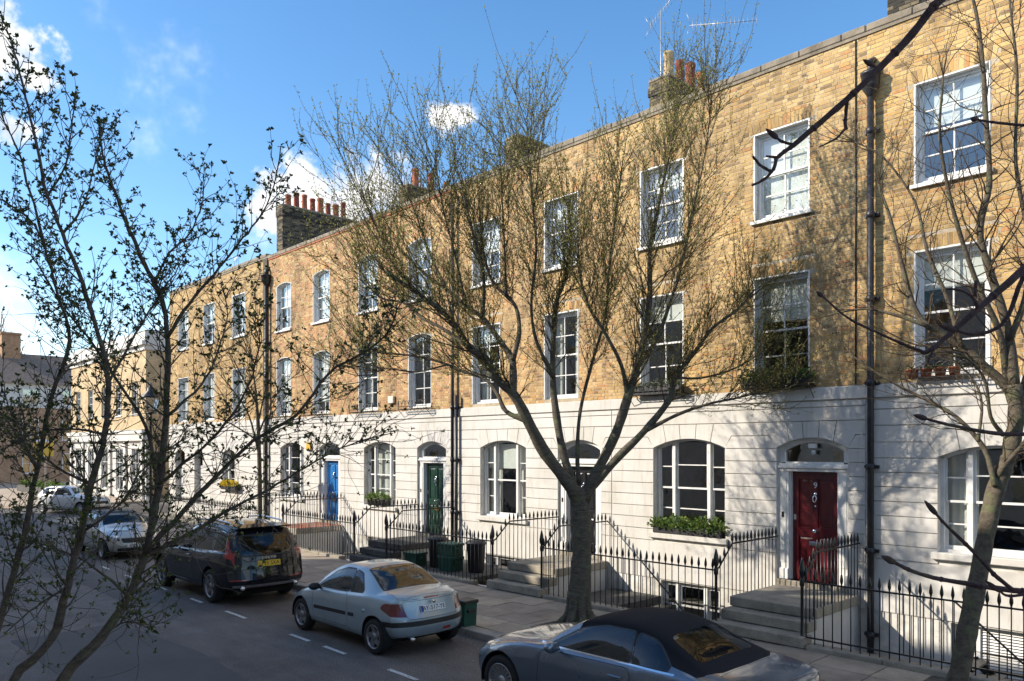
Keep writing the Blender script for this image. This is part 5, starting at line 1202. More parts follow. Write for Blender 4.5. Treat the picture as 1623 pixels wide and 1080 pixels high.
# corner building with white ground floor and white parapet
o = Vector((-59, 17, 0)); CB = empty('corner_building', o, 'brick corner building with white ground floor pilasters and white parapet', 'building', 'far buildings'); FY = 17
m = MB(o); ops = [(x, x+1.2, 5.6, 7.7, 0) for x in (-53.6, -56.8, -60.0, -63.2, -66.3)]
wall_cells(m, -67.6, -51.0, 4.6, 9.6, ops, FY, FY+.3); m.box(-51.3, -51, FY+.3, FY+12, 0, 9.6); m.box(-67.6, -67.3, FY+.3, FY+12, 0, 9.6); m.build('wall', M['brick_far_yellow'], CB)
for (a, b, za, zb, _) in ops: far_window(CB, o, 'y', FY, a, b, za, zb)
m = MB(o); m.box(-67.7, -50.9, FY-.1, FY+.3, 9.6, 9.9); m.box(-67.85, -50.75, FY-.3, FY+.4, 9.9, 10.15); m.box(-67.6, -51, FY-.04, FY+.3, 10.15, 10.85); m.box(-51.3, -50.97, FY+.3, FY+3, 9.6, 10.85); m.build('parapet', M['stucco'], CB)
m = MB(o); wall_cells(m, -67.6, -51.0, 0, 4.6, [(x, x+1.5, .6, 3.4, 0) for x in (-53.7, -56.9, -60.1, -63.3, -66.4)], FY+.02, FY+.3); m.box(-67.7, -50.9, FY-.22, FY+.3, 3.9, 4.35); m.box(-67.75, -50.85, FY-.3, FY+.3, 4.35, 4.6); m.build('shopfront', M['stucco'], CB)
for x in (-51.5, -54.7, -57.9, -61.1, -64.3, -67.4): q = MB(o); q.bbox(x-.2, x+.2, FY-.12, FY+.02, .25, 3.9, .02); q.bbox(x-.26, x+.26, FY-.18, FY+.02, 0, .25, .02); q.build('pilaster', M['stucco'], CB)
for x in (-53.7, -56.9, -60.1, -63.3, -66.4): far_window(CB, o, 'y', FY, x, x+1.5, .6, 3.4, cols=3, rows=3)
m = MB(o); m.box(-67.3, -51.3, FY+.3, FY+12, 9.3, 9.5); m.box(-67.3, -51.3, FY+3, FY+3.1, 0, 9.3); m.build('roof', M['slate'], CB)
m = MB(o); m.box(-51.0, -50.96, FY+.8, FY+9, 4.7, 9.5) if False else None
# houses closing the end of the street
o = Vector((-86, 14, 0)); EB = empty('end_building', o, 'brown brick house with white upper storey and tiled roof closing the street', 'building', 'far buildings'); FX = -86
for (y0, y1) in ((-30, 40),):
    m = MB(o); m.box(FX-9, FX, y0, y1, 0, 7.3); m.build('wall', M['brick_far_red'], EB)
    m = MB(o); m.box(FX-9, FX+.05, y0, y1, 7.3, 9.7); m.build('upper_wall', M['grey_white'], EB)
    m = MB(o); m.add([(FX+.5, y0, 9.6), (FX+.5, y1, 9.6), (FX-4.5, y1, 12.9), (FX-4.5, y0, 12.9), (FX-9.5, y0, 9.6), (FX-9.5, y1, 9.6)], [(0, 1, 2, 3), (3, 2, 5, 4), (0, 3, 4), (1, 5, 2)]); rf = m.build('roof', M['roof_brown'], EB)
    for yc in (17.2, 9, 27, 2):
        q = MB(o); q.box(FX-4.6, FX-3.6, yc-.8, yc+.8, 11.8, 14.6); q.bbox(FX-4.7, FX-3.5, yc-.9, yc+.9, 14.6, 14.85, .05); q.build('chimney', M['far_brick'], rf)
    y = -20
    while y < 36:
        for z0, z1 in ((1.0, 2.9), (4.2, 6.2), (7.6, 9.1)): far_window(EB, o, 'x', FX+(.06 if z0 > 7 else 0), y, y+1.4, z0, z1, 1, 2, 2, -.05)
        y += 3.4
# terrace on the camera's side of the street: unseen, but it shades the road and shows in the windows; its white walls and low gaps are shaped for the light
o = Vector((-24, -.75, 0)); OT = empty('opposite_terrace', o, 'long white stucco terrace standing behind the viewpoint', 'building')
segs = [(-56, -37, 10.4), (-37, -31.4, 9.0), (-31.4, -25.0, 11.1), (-25.0, -23.6, 8.6), (-23.6, 14, 11.2)]
for (xa, xb, ht) in segs:
    ops2 = []; x = xa+.9
    while x < xb-1.5:
        for (za, zb) in ((7.6, 8.5) if ht < 9.5 else (8.0, 9.6), (4.9, 6.9), (1.4, 3.3)): ops2.append((x, x+1.2, za, zb, 0))
        x += 3.02
    m = MB(o); wall_cells(m, xa, xb, ZS, ht, [q for q in ops2 if q[2] > 4], -1.05, -.75); m.box(xa, xb, -9, -8.7, 0, ht-.4); m.box(xa, xa+.2, -8.7, -1.05, 0, ht); m.box(xb-.2, xb, -8.7, -1.05, 0, ht); m.build('wall', M['stucco'], OT)
    m = MB(o); wall_cells(m, xa, xb, 0, ZS-.002, [q for q in ops2 if q[2] < 4], -1.05, -.78); m.build('ground_floor_wall', M['stucco'], OT)
    for q in ops2: far_window(OT, o, 'y', -.75, q[0], q[1], q[2], q[3], 1, 2, 4)
    m = MB(o); m.box(xa+.2, xb-.2, -8.7, -1.05, ht-.7, ht-.5); m.build('roof', M['slate'], OT)
for x, ht in ((-54, 10.4), (-48, 10.4), (-42, 10.4), (-36.4, 9.0), (-30, 11.1), (-18, 11.2), (-12, 11.2), (-6, 11.2), (0, 11.2), (6, 11.2)): q = MB(o); q.box(x-.3, x+.3, -5.2, -2.8, ht-.5, ht+1.4); q.build('chimney_stack', M['far_stock'], OT)
# ------------------------------------------------------------------ street furniture
p = on_y(239, 700, 10.0); o = Vector((p.x, 10.0, PZ)); LP = empty('street_lamp', o, 'black iron lamp post with a glazed lantern beside the end house', 'lamp')
m = MB(o); m.lathe([(.12, 0), (.12, .5), (.085, .55), (.08, 1.1), (.05, 1.15), (.042, 4.35), (.07, 4.38), (.05, 4.45), (.03, 4.6)], (p.x, 10, PZ), 14); m.tube([(p.x-.3, 10, 4.25), (p.x+.3, 10, 4.25)], .018, 6); m.build('lamp_post', M['iron'], LP)
zl = 4.72; lf = MB(o); 
for sx, sy in ((-1, -1), (1, -1), (1, 1), (-1, 1)): lf.tube([(p.x+sx*.13, 10+sy*.13, zl), (p.x+sx*.24, 10+sy*.24, zl+.55)], .014, 5)
lf.lathe([(.16, -.04), (.19, 0), (.17, .02)], (p.x, 10, zl), 4); lf.lathe([(.36, .55), (.34, .60), (.14, .80), (.13, .90), (.05, .95), (.03, 1.08), (0, 1.1)], (p.x, 10, zl), 12); LN = lf.build('lantern', M['iron'], LP)
g_ = MB(o)
for k, (sx, sy, tx, ty) in enumerate(((-1, -1, 1, -1), (1, -1, 1, 1), (1, 1, -1, 1), (-1, 1, -1, -1))):
    q = MB(o); q.add([(p.x+sx*.12, 10+sy*.12, zl+.02), (p.x+tx*.12, 10+ty*.12, zl+.02), (p.x+tx*.23, 10+ty*.23, zl+.54), (p.x+sx*.23, 10+sy*.23, zl+.54)], [(0, 1, 2, 3)]); q.build('pane', M['lamp_glass'], LN)
# yellow direction board on a post, far left
p = on_z(72, 790, PZ); p2 = on_y(72, 708, p.y); o = Vector((p.x, p.y, PZ)); SG = empty('road_sign', o, 'yellow board on a grey post at the far corner', 'sign')
m = MB(o); m.tube([(p.x, p.y, PZ), (p.x, p.y, p2.z+.9)], .05, 8); m.build('sign_post', M['steel_dull'], SG)
rzv = Vector((cos(TH), sin(TH), 0)); m = MB(); m.bbox(-.62, .62, -.02, .02, -.62, .62, .01); q = m.build('sign_board', M['sign_yellow'], SG, (0, -.1, p2.z-PZ)); q.rotation_euler = (0, 0, R(50))
m = MB(); m.box(-.5, .5, -.026, -.02, .28, .5); m.build('sign_stripe', M['plate_white'], q)
# green litter / recycling box behind the ice blue car
p = on_y(718, 985, 9.75); 
def crate(name, label, x, y, z, w_, d_, h_, mat, lid, rz=0, group=None, cat='box'):
    o = Vector((x, y, z)); T = empty(name, o, label, cat, group, rz); m = MB(); t = .015
    m.prism([(-w_/2+.03, 0), (w_/2-.03, 0), (w_/2, h_), (-w_/2, h_)], -d_/2, d_/2); m.build('tub', M[mat], T)
    q = MB(); q.bbox(-w_/2-.025, w_/2+.025, -d_/2-.025, d_/2+.025, h_-.04, h_+.025, .012); q.build('lid', M[lid], T)
    for sg in (-1, 1): q = MB(); q.bbox(sg*(w_/2)-.03, sg*(w_/2)+.03, -.09, .09, h_*.55, h_*.7, .01); q.build('handle', M[lid], T)
    return T
crate('recycling_box', 'dark green lidded box at the kerb behind the ice blue car', -11.12, 9.44, PZ+.005, .28, .30, .46, 'bin_green', 'bin_black')
zc = .165
crate('recycling_box', 'green recycling box standing alone nearest the green door steps', -17.5, 13.0, zc, .50, .40, .36, 'bin_green', 'bin_green', .1, 'bins in the railed area')
crate('recycling_box', 'lower green recycling box of the stacked pair in the railed area', -16.2, 13.2, zc, .58, .42, .36, 'bin_green', 'bin_green', -.05, 'bins in the railed area')
crate('recycling_box', 'upper green recycling box of the stacked pair in the railed area', -16.2, 13.2, zc+.39, .56, .42, .32, 'bin_green', 'bin_green', .04, 'bins in the railed area')
def dustbin(label, x, y, mat):
    o = Vector((x, y, zc)); T = empty('dustbin', o, label, 'bin', 'bins in the railed area'); m = MB(o); m.lathe([(.20, 0), (.215, .05), (.25, .72), (.27, .74), (.26, .76)], (x, y, zc), 20); m.build('drum', M[mat], T)
    q = MB(o); q.lathe([(.285, .74), (.29, .78), (.2, .84), (.05, .86), (0, .86)], (x, y, zc), 20); q.build('lid', M[mat], T); h_ = MB(o); h_.tube([(x-.08, y, zc+.85), (x-.06, y, zc+.9), (x+.06, y, zc+.9), (x+.08, y, zc+.85)], .012, 6); h_.build('handle', M[mat], T)
dustbin('round black dustbin between the green boxes behind the railings', -16.95, 13.35, 'bin_black'); dustbin('round black dustbin beside the stacked green boxes', -15.5, 13.5, 'bin_black')

# iron covers and small litter
for (x, y, z, w_, d_) in ((-13.6, 10.9, PZ+.006, .45, .45), (-18.6, 11.3, PZ+.006, .3, .3)):
    par = pav if z > .1 else road
    m = MB(); m.bbox(x-w_/2, x+w_/2, y-d_/2, y+d_/2, z-.02, z+.006, .003); q = m.build('iron_cover', M['dark_stone'], par)
    m = MB(); m.box(x-w_/2+.04, x+w_/2-.04, y-d_/2+.04, y+d_/2-.04, z+.006, z+.009); m.build('cover_plate', M['iron'], q)
m = MB(); m.bbox(-15.3, -14.85, KERB-.32, KERB-.02, -.02, .004, .003); q = m.build('gully_grate', M['iron'], road)
rl = random.Random(91); lt = MB()
for k in range(900):
    x = rl.uniform(-24, -3); y = KERB-.02-abs(rl.gauss(0, .45)); y = max(y, 6.6); s_ = rl.uniform(.008, .022); a = rl.uniform(0, 6.28)
    lt.add([(x+s_*cos(a+q_)*(1 if i_ % 2 else .6), y+s_*sin(a+q_)*(1 if i_ % 2 else .6), .006+.004*(i_ % 2)) for i_, q_ in enumerate((0, 1.57, 3.14, 4.71))], [(0, 1, 2, 3)])
for k in range(260):
    x = rl.uniform(-24, -3); y = rl.uniform(KERB+.3, RY-.15); s_ = rl.uniform(.008, .02); a = rl.uniform(0, 6.28)
    lt.add([(x+s_*cos(a+q_)*(1 if i_ % 2 else .6), y+s_*sin(a+q_)*(1 if i_ % 2 else .6), PZ+.014+.004*(i_ % 2)) for i_, q_ in enumerate((0, 1.57, 3.14, 4.71))], [(0, 1, 2, 3)])
tag(lt.build('fallen_petals', M['litter']), 'tiny pale petals and grit scattered along the gutter', 'litter', kind='stuff')
# ------------------------------------------------------------------ trees
class Tree:
    def __init__(s, seed): s.r = random.Random(seed); s.limbs = MB(); s.twigs = MB(); s.lv = []; s.lf = []
    def path(s, pts, n=None):
        """smooth a polyline (Catmull-Rom)"""
        pts = [Vector(p) for p in pts]; out_ = []
        P_ = [pts[0]*2-pts[1]]+pts+[pts[-1]*2-pts[-2]]
        for i in range(1, len(P_)-2):
            for k in range(4):
                t = k/4; a, b, c, d = P_[i-1:i+3]
                out_.append(.5*((2*b)+(c-a)*t+(2*a-5*b+4*c-d)*t*t+(-a+3*b-3*c+d)*t**3))
        out_.append(pts[-1]); return out_
    def limb(s, pts, r0, r1, n=10, smooth=True, wob=0.0, target=None, pw=.8):
        q = s.path(pts) if smooth else pts; m = len(q)
        if wob: q = [p+Vector((s.r.uniform(-1, 1), s.r.uniform(-1, 1), s.r.uniform(-1, 1)))*wob*(0 if i in (0,) else 1) for i, p in enumerate(q)]
        rad = [r0+(r1-r0)*(i/(m-1))**pw for i in range(m)]; rad = [x*(1+.10*s.r.uniform(-1, 1)) if n > 6 else x for x in rad]
        (target or s.limbs).tube(q, rad, n); return q, rad
    def shoot(s, p, d, ln, r, seg=6, up=.25, curl=.15, n=4):
        """a wandering shoot; returns its points"""
        pts = [p.copy()]; d = d.normalized()
        for i in range(seg):
            d = (d+Vector((s.r.uniform(-1, 1), s.r.uniform(-1, 1), s.r.uniform(-1, 1)))*curl+Vector((0, 0, up))).normalized(); p = p+d*ln/seg; pts.append(p.copy())
        s.twigs.tube(pts, [r+(r*.32-r)*i/seg for i in range(seg+1)], n, cap=False); return pts
    def leaf(s, p, d, ln, wd):
        d = d.normalized(); a = d.orthogonal().normalized(); a.rotate(Matrix.Rotation(s.r.uniform(0, 6.28), 3, d)); nrm = d.cross(a)
        b = len(s.lv); s.lv += [tuple(p), tuple(p+d*ln*.5+a*wd+nrm*wd*.5), tuple(p+d*ln), tuple(p+d*ln*.5-a*wd+nrm*wd*.5)]; s.lf += [(b, b+1, b+2), (b, b+2, b+3)]
    def rnd(s): 
        v = Vector((s.r.gauss(0, 1), s.r.gauss(0, 1), s.r.gauss(0, 1))); return v.normalized()
    def buds(s, pts, sp, ln, k=1, start=.1, tip=True):
        L_ = sum((pts[i+1]-pts[i]).length for i in range(len(pts)-1)); acc = sp*s.r.random(); run = 0
        for i in range(len(pts)-1):
            e = pts[i+1]-pts[i]; el = e.length; d = e/el if el > 0 else Vector((0, 0, 1))
            while acc < run+el:
                if acc > L_*start:
                    q = pts[i]+d*(acc-run)
                    for _ in range(k): s.leaf(q, (s.rnd()*1.1+d*.7), ln*s.r.uniform(.6, 1.25), ln*.24)
                acc += sp*s.r.uniform(.6, 1.5)
            run += el
        if tip:
            for _ in range(k+1): s.leaf(pts[-1], s.rnd()*.7+d, ln*s.r.uniform(.8, 1.3), ln*.22)
    def perp(s, d, ang):
        a = d.orthogonal().normalized(); a.rotate(Matrix.Rotation(s.r.uniform(0, 6.28), 3, d)); return (d*cos(ang)+a*sin(ang)).normalized()
    def finish(s, name, label, base, bark_, twig, leafm_, group=None, tname='trunk', lname='leaves', cat='tree'):
        o = Vector(base); T = empty(name, o, label, cat, group)
        for mb, nm, mt in ((s.limbs, tname, bark_), (s.twigs, 'twigs', twig)):
            if mb.v:
                mb.v = [(x-o.x, y-o.y, z-o.z) for x, y, z in mb.v]; q = mb.build(nm, M[mt], T)
                if nm == 'twigs': tag(q, kind='stuff')
        if s.lv:
            me = bpy.data.meshes.new(lname); me.from_pydata([(x-o.x, y-o.y, z-o.z) for x, y, z in s.lv], [], s.lf); me.materials.append(M[leafm_]); me.update()
            q = bpy.data.objects.new(lname, me); COL.objects.link(q); q.parent = T; tag(q, kind='stuff')
        return T
def trace(px_pts, d0, d1=None):
    n = len(px_pts); d1 = d0 if d1 is None else d1
    return [at_d(x, y, d0+(d1-d0)*i/(n-1)) for i, (x, y) in enumerate(px_pts)]

# ---- the big street tree in front of the black door
t = Tree(21); D = 14.57
def trunk_pts(): return trace([(918, 1000), (918, 960), (921, 900), (922, 850), (919, 800), (915, 775)], D)
t.limb(trunk_pts(), .215, .175, 18); 
for k in range(7):                              # root flare
    a = 2*pi*k/7+.3; b0 = at_d(918, 985, D); dv = Vector((cos(a), sin(a), 0)); t.limb([b0+Vector((0, 0, .55))+dv*.12, b0+Vector((0, 0, .22))+dv*.17, b0+Vector((0, 0, .03))+dv*.29, b0+dv*.48-Vector((0, 0, .1))], .11, .06, 8)
LB = [([(916, 800), (907, 775), (865, 720), (843, 680), (816, 628), (788, 601), (769, 569), (742, 550), (725, 520), (698, 492), (654, 460), (610, 430)], .150, .028, 0, -1.2),
      ([(813, 625), (813, 578), (806, 560), (779, 522), (765, 504), (739, 485), (709, 460), (668, 430), (630, 390)], .085, .02, -.35, .9),
      ([(813, 572), (823, 527), (818, 488), (802, 469), (779, 444), (765, 390), (760, 330)], .06, .018, -.2, .5),
      ([(765, 504), (767, 453), (764, 420), (750, 370), (735, 310)], .05, .016, .2, -.8),
      ([(835, 668), (802, 652), (788, 624), (769, 601), (742, 592), (709, 578), (660, 565), (610, 560), (570, 555)], .06, .015, -.1, 1.3),
      ([(914, 790), (892, 715), (880, 645), (876, 592), (878, 522), (883, 476), (895, 445), (905, 390), (900, 320)], .10, .02, 0, .9),
      ([(925, 795), (945, 750), (975, 690), (995, 630), (1010, 580), (1022, 530), (1030, 470), (1030, 400), (1045, 320), (1060, 250)], .135, .02, 0, -.9),
      ([(940, 770), (980, 725), (1020, 685), (1060, 635), (1070, 598), (1100, 560), (1130, 520), (1170, 490), (1195, 460)], .10, .018, .1, 1.0),
      ([(1020, 685), (1075, 657), (1125, 640), (1165, 632), (1205, 622)], .05, .012, .35, -.6),
      ([(918, 770), (915, 720), (920, 650), (940, 570), (960, 500), (965, 430), (975, 350), (985, 270)], .055, .016, .1, .6),
      ([(995, 632), (985, 580), (960, 530), (935, 490), (920, 440), (915, 380)], .055, .016, -.3, -1.3),
      ([(1010, 582), (1040, 540), (1062, 480), (1080, 420), (1095, 350), (1110, 280)], .06, .016, -.3, .5),
      ([(878, 600), (850, 540), (842, 480), (850, 400), (845, 330), (840, 260)], .05, .014, .25, -.9),
      ([(742, 550), (700, 520), (670, 505), (640, 480), (600, 470), (565, 420)], .05, .014, -.6, .6),
      ([(709, 460), (680, 400), (655, 330), (625, 265)], .032, .010, -.5, .3), ([(739, 485), (720, 400), (702, 330), (690, 255)], .034, .010, .2, -.6), ([(654, 460), (618, 410), (592, 350), (572, 300)], .026, .009, -1.1, -.6), ([(802, 469), (800, 400), (796, 320), (792, 235)], .034, .010, .1, .9),
      ([(709, 578), (660, 590), (610, 585), (575, 605)], .024, .008, .3, -.5), ([(1045, 320), (1062, 240), (1072, 165)], .02, .008, -.6, .2), ([(1110, 285), (1122, 215), (1128, 150)], .018, .008, .3, -.3), ([(845, 330), (838, 260), (835, 200)], .018, .008, -.4, .2),
      ([(1070, 598), (1105, 600), (1150, 590), (1190, 570), (1215, 545)], .035, .012, .5, 1.4)]
prim = []; FORK = at_d(915, 760, D)
for pts, r0, r1, da, db in LB:
    q, rad = t.limb(trace(pts, D+da, D+db), r0*(.92 if r0 > .08 else .82), r1, 10); prim.append((q, rad))
# pruned knuckles send up long straight shoots
for q, rad in prim:
    n = len(q); L_ = sum((q[i+1]-q[i]).length for i in range(n-1)); cnt = int(L_/.108)
    for k in range(cnt):
        f = .34+.66*(k+t.r.random())/cnt; i = min(n-2, int(f*(n-1))); base = q[i].lerp(q[i+1], t.r.random()); d = (q[i+1]-q[i]).normalized()
        ra = (base-FORK).normalized(); dd = t.perp(d, t.r.uniform(.6, 1.3))*.9+ra*.55+Vector((0, 0, .12))
        ln = t.r.uniform(.5, 1.9)*(1.0 if f > .55 else .7); sc = t.shoot(base, dd, ln, max(.006, rad[i]*.22), 8, .06, .24, 5)
        t.buds(sc, .13, .042, 1, .3)
        for j in range(t.r.randint(3, 7)):
            ii = t.r.randint(1, len(sc)-2); d2 = (sc[ii+1]-sc[ii]).normalized(); d3 = t.perp(d2, t.r.uniform(.5, 1.15))+ra*.35+Vector((0, 0, .15))
            s3 = t.shoot(sc[ii], d3, t.r.uniform(.25, 1.05), .0050, 5, .09, .24, 4); t.buds(s3, .082, .046, 1, .05)
            if t.r.random() < .6:
                i4 = t.r.randint(1, len(s3)-2); s4 = t.shoot(s3[i4], t.perp((s3[i4+1]-s3[i4]).normalized(), .6)+Vector((0, 0, .25)), t.r.uniform(.2, .6), .0045, 3, .15, .12, 3); t.buds(s4, .06, .046, 1, .0)
    for j in range(8):                              # leaders at the tip
        d = (q[-1]-q[-3]).normalized(); s3 = t.shoot(q[-1-t.r.randint(0, min(9, len(q)-3))], d*.8+t.rnd()*.65+Vector((0, 0, .45)), t.r.uniform(.8, 2.5), .0085, 8, .09, .08, 4); t.buds(s3, .065, .048, 1, .15)
        for _ in range(2):
            i4 = t.r.randint(2, 6); s4 = t.shoot(s3[i4], (s3[i4+1]-s3[i4]).normalized()+t.rnd()*.5, t.r.uniform(.25, .7), .005, 4, .15, .1, 3); t.buds(s4, .055, .042, 1)
t.finish('street_tree', 'big spreading street tree with many upright twigs and small yellow-green spring leaves', (TREES[0][0], TREES[0][1], PZ), 'bark_cherry', 'bark_shoot', 'leaf_spring', 'street trees')

# ---- leaning bare tree right of the red door
t = Tree(33); D2 = 10.12
t.limb(trace([(1500, 1135), (1512, 1100), (1524, 1050), (1536, 985), (1551, 913), (1565, 835), (1579, 774), (1600, 719), (1611, 663), (1608, 610)], D2), .130, .092, 14)
LB = [([(1610, 650), (1596, 614), (1550, 573), (1524, 549), (1472, 518), (1450, 490), (1432, 430), (1412, 350), (1392, 292)], .085, .016, 0, .7), ([(1608, 615), (1600, 540), (1585, 480), (1565, 420), (1553, 363), (1568, 290), (1562, 181), (1558, 104), (1549, 31), (1535, -30)], .07, .018, 0, .2),
      ([(1577, 770), (1560, 712), (1520, 665), (1480, 640), (1430, 615), (1385, 588), (1345, 560)], .04, .010, -.1, .8), ([(1611, 660), (1635, 580), (1655, 480), (1675, 350), (1690, 200)], .08, .02, 0, .5), ([(1596, 614), (1585, 530), (1545, 440), (1510, 330), (1490, 220), (1495, 120)], .05, .012, .1, -.5),
      ([(1550, 700), (1556, 640), (1540, 600), (1500, 560)], .025, .01, .0, .3), ([(1524, 549), (1500, 470), (1470, 400), (1450, 320), (1400, 250), (1355, 225)], .035, .009, .2, .9), ([(1472, 518), (1420, 500), (1370, 490), (1310, 500)], .028, .009, .3, .8), ([(1600, 540), (1625, 470), (1630, 380), (1610, 260), (1612, 120), (1600, 0)], .045, .012, 0, -.6), ([(1590, 690), (1570, 660), (1560, 600), (1520, 560), (1470, 560)], .03, .008, 0, -.4),
      ([(1579, 765), (1590, 740), (1625, 700), (1660, 640)], .05, .02, 0, -.3)]
for pts, r0, r1, da, db in LB:
    q, rad = t.limb(trace(pts, D2+da, D2+db), r0, r1, 9); n = len(q); L_ = sum((q[i+1]-q[i]).length for i in range(n-1))
    for k in range(int(L_/.15)):
        f = .25+.75*(k+t.r.random())/int(L_/.15); i = min(n-2, int(f*(n-1))); d = (q[i+1]-q[i]).normalized(); dd = t.perp(d, t.r.uniform(.5, 1.2)); dd.z = dd.z*.7+.15
        sc = t.shoot(q[i], dd, t.r.uniform(.4, 1.3), max(.006, rad[i]*.3), 7, .05, .30, 4); t.buds(sc, .22, .022, 1, .3)
        for j in range(t.r.randint(2, 4)):
            ii = t.r.randint(1, len(sc)-2); s3 = t.shoot(sc[ii], t.perp((sc[ii+1]-sc[ii]).normalized(), t.r.uniform(.5, 1.1))+Vector((0, 0, .15)), t.r.uniform(.2, .6), .0042, 5, .06, .3, 3); t.buds(s3, .14, .020, 1, .1)
    for j in range(4): s3 = t.shoot(q[-1], (q[-1]-q[-3]).normalized()+t.rnd()*.6, t.r.uniform(.5, 1.1), .007, 6, .1, .22, 4); t.buds(s3, .15, .02, 1)
t.finish('street_tree', 'leaning bare grey tree with curving twigs before the railings', (TREES[1][0], TREES[1][1], PZ), 'bark_grey', 'bark_shoot', 'bud_brown', 'street trees', lname='buds')

# ---- slender young tree behind the dark SUV
t = Tree(41); D3 = px_of(TREES[2][0], TREES[2][1], 0)[2]
t.limb(trace([(411, 868), (412, 800), (411, 730), (409, 670), (405, 620)], D3), .085, .045, 10)
for pts in ([(410, 720), (395, 660), (370, 620), (345, 590)], [(409, 690), (430, 640), (450, 610), (475, 590)], [(406, 625), (400, 580), (395, 545)], [(409, 670), (420, 620), (428, 575)], [(410, 700), (380, 680), (350, 665), (320, 660)], [(410, 705), (445, 680), (480, 668)], [(407, 640), (380, 590), (365, 560)]):
    q, rad = t.limb(trace(pts, D3, D3+t.r.uniform(-.8, .8)), .035, .01, 6); n = len(q)
    for k in range(13):
        i = t.r.randint(2, n-2); sc = t.shoot(q[i], t.perp((q[i+1]-q[i]).normalized(), t.r.uniform(.4, 1.0))+Vector((0, 0, .3)), t.r.uniform(.4, 1.1), .009, 6, .1, .15, 4); t.buds(sc, .14, .035, 1)
        for _ in range(3): i2 = t.r.randint(1, 5); s3 = t.shoot(sc[i2], t.perp((sc[i2+1]-sc[i2]).normalized(), .7)+Vector((0, 0, .2)), t.r.uniform(.2, .5), .006, 4, .1, .15, 3); t.buds(s3, .12, .032, 1)
t.finish('street_tree', 'slender young tree on the pavement behind the dark SUV', (TREES[2][0], TREES[2][1], PZ), 'bark_grey', 'bark_shoot', 'leaf_spring', 'street trees')

# ---- dark budding tree close to the camera on the left
t = Tree(55); D4 = 4.5
def rosette(p, d, s_=1.0):
    for _ in range(t.r.randint(3, 6)): t.leaf(p, d*.8+t.rnd(), t.r.uniform(.018, .033)*s_, .0075*s_)
def twiggy(sc, sp=.075, s_=1.0):
    acc = 0
    for i in range(len(sc)-1):
        e = sc[i+1]-sc[i]; acc += e.length
        while acc > sp:
            acc -= sp*t.r.uniform(.7, 1.5); 
            if t.r.random() < .82:
                q = sc[i].lerp(sc[i+1], t.r.random()); dv = t.perp(e.normalized(), t.r.uniform(.6, 1.2)); sl2 = t.r.uniform(.008, .03); t.twigs.tube([q, q+dv*sl2], [.0035, .0028], 3, cap=False); rosette(q+dv*sl2, dv, s_*t.r.uniform(.6, 1.1))
    rosette(sc[-1], (sc[-1]-sc[-2]).normalized(), s_)
ST_ = [([(20, 1230), (97, 1080), (161, 1010), (204, 946), (231, 876), (252, 768), (263, 661), (266, 560), (262, 500), (250, 460), (230, 420), (205, 365), (185, 315), (170, 270), (160, 235), (157, 190)], .060, .008, 0, .5),
       ([(231, 876), (290, 812), (340, 757), (400, 700), (470, 657), (522, 591), (574, 561), (612, 530), (637, 478)], .030, .005, .1, -.3), ([(231, 880), (300, 846), (376, 802), (440, 768), (501, 731), (555, 705), (618, 688)], .022, .004, .1, .4),
       ([(265, 535), (300, 480), (340, 435), (370, 395), (400, 360), (430, 310), (446, 232)], .018, .004, .2, -.2), ([(245, 450), (270, 400), (300, 370), (320, 320), (323, 262)], .014, .004, .3, .5),
       ([(10, 1180), (21, 1080), (80, 1015), (107, 930), (129, 844), (145, 768), (166, 688), (172, 607), (155, 530), (130, 450), (100, 370), (75, 310), (60, 240), (45, 170), (30, 110), (20, 65)], .052, .006, 0, -.4),
       ([(-40, 1150), (0, 983), (32, 876), (59, 742), (80, 634), (110, 540), (90, 460), (70, 390), (45, 345), (-10, 310)], .040, .006, 0, .5), ([(72, 395), (35, 260), (12, 205), (-8, 175)], .014, .004, .2, 0),
       ([(250, 770), (231, 677), (177, 591), (135, 530), (102, 490), (60, 420), (40, 395)], .020, .005, .1, .6), ([(172, 607), (215, 530), (245, 480), (285, 420), (300, 390)], .014, .004, 0, .5), ([(100, 370), (130, 330), (150, 260), (165, 190)], .012, .004, .1, .3),
       ([(75, 312), (105, 260), (112, 210), (120, 150)], .011, .004, 0, -.2), ([(204, 946), (150, 900), (90, 870), (20, 850), (-30, 845)], .014, .004, 0, .4), ([(107, 930), (60, 960), (10, 1000)], .014, .005, 0, -.3), ([(252, 768), (330, 700), (380, 640), (410, 560), (400, 500)], .016, .004, .1, -.6),
       ([(166, 688), (110, 680), (50, 690), (-10, 720)], .013, .004, 0, .5), ([(263, 661), (320, 610), (345, 560), (360, 500), (352, 450)], .014, .004, .1, .5), ([(129, 844), (190, 800), (230, 740), (300, 690)], .012, .004, -.1, -.4), ([(59, 742), (20, 680), (-10, 640)], .016, .005, 0, .2),
       ([(161, 1010), (200, 985), (245, 1000)], .008, .003, 0, -.3), ([(300, 812), (330, 850), (280, 860)], .006, .003, 0, -.2), ([(145, 768), (90, 740), (40, 700), (0, 610)], .014, .004, .1, -.5)]
base4 = at_d(-20, 1600, D4); base4.z = PZ
t.limb([base4, base4+Vector((.02, .02, .8)), at_d(-5, 1290, D4)], .13, .085, 12)
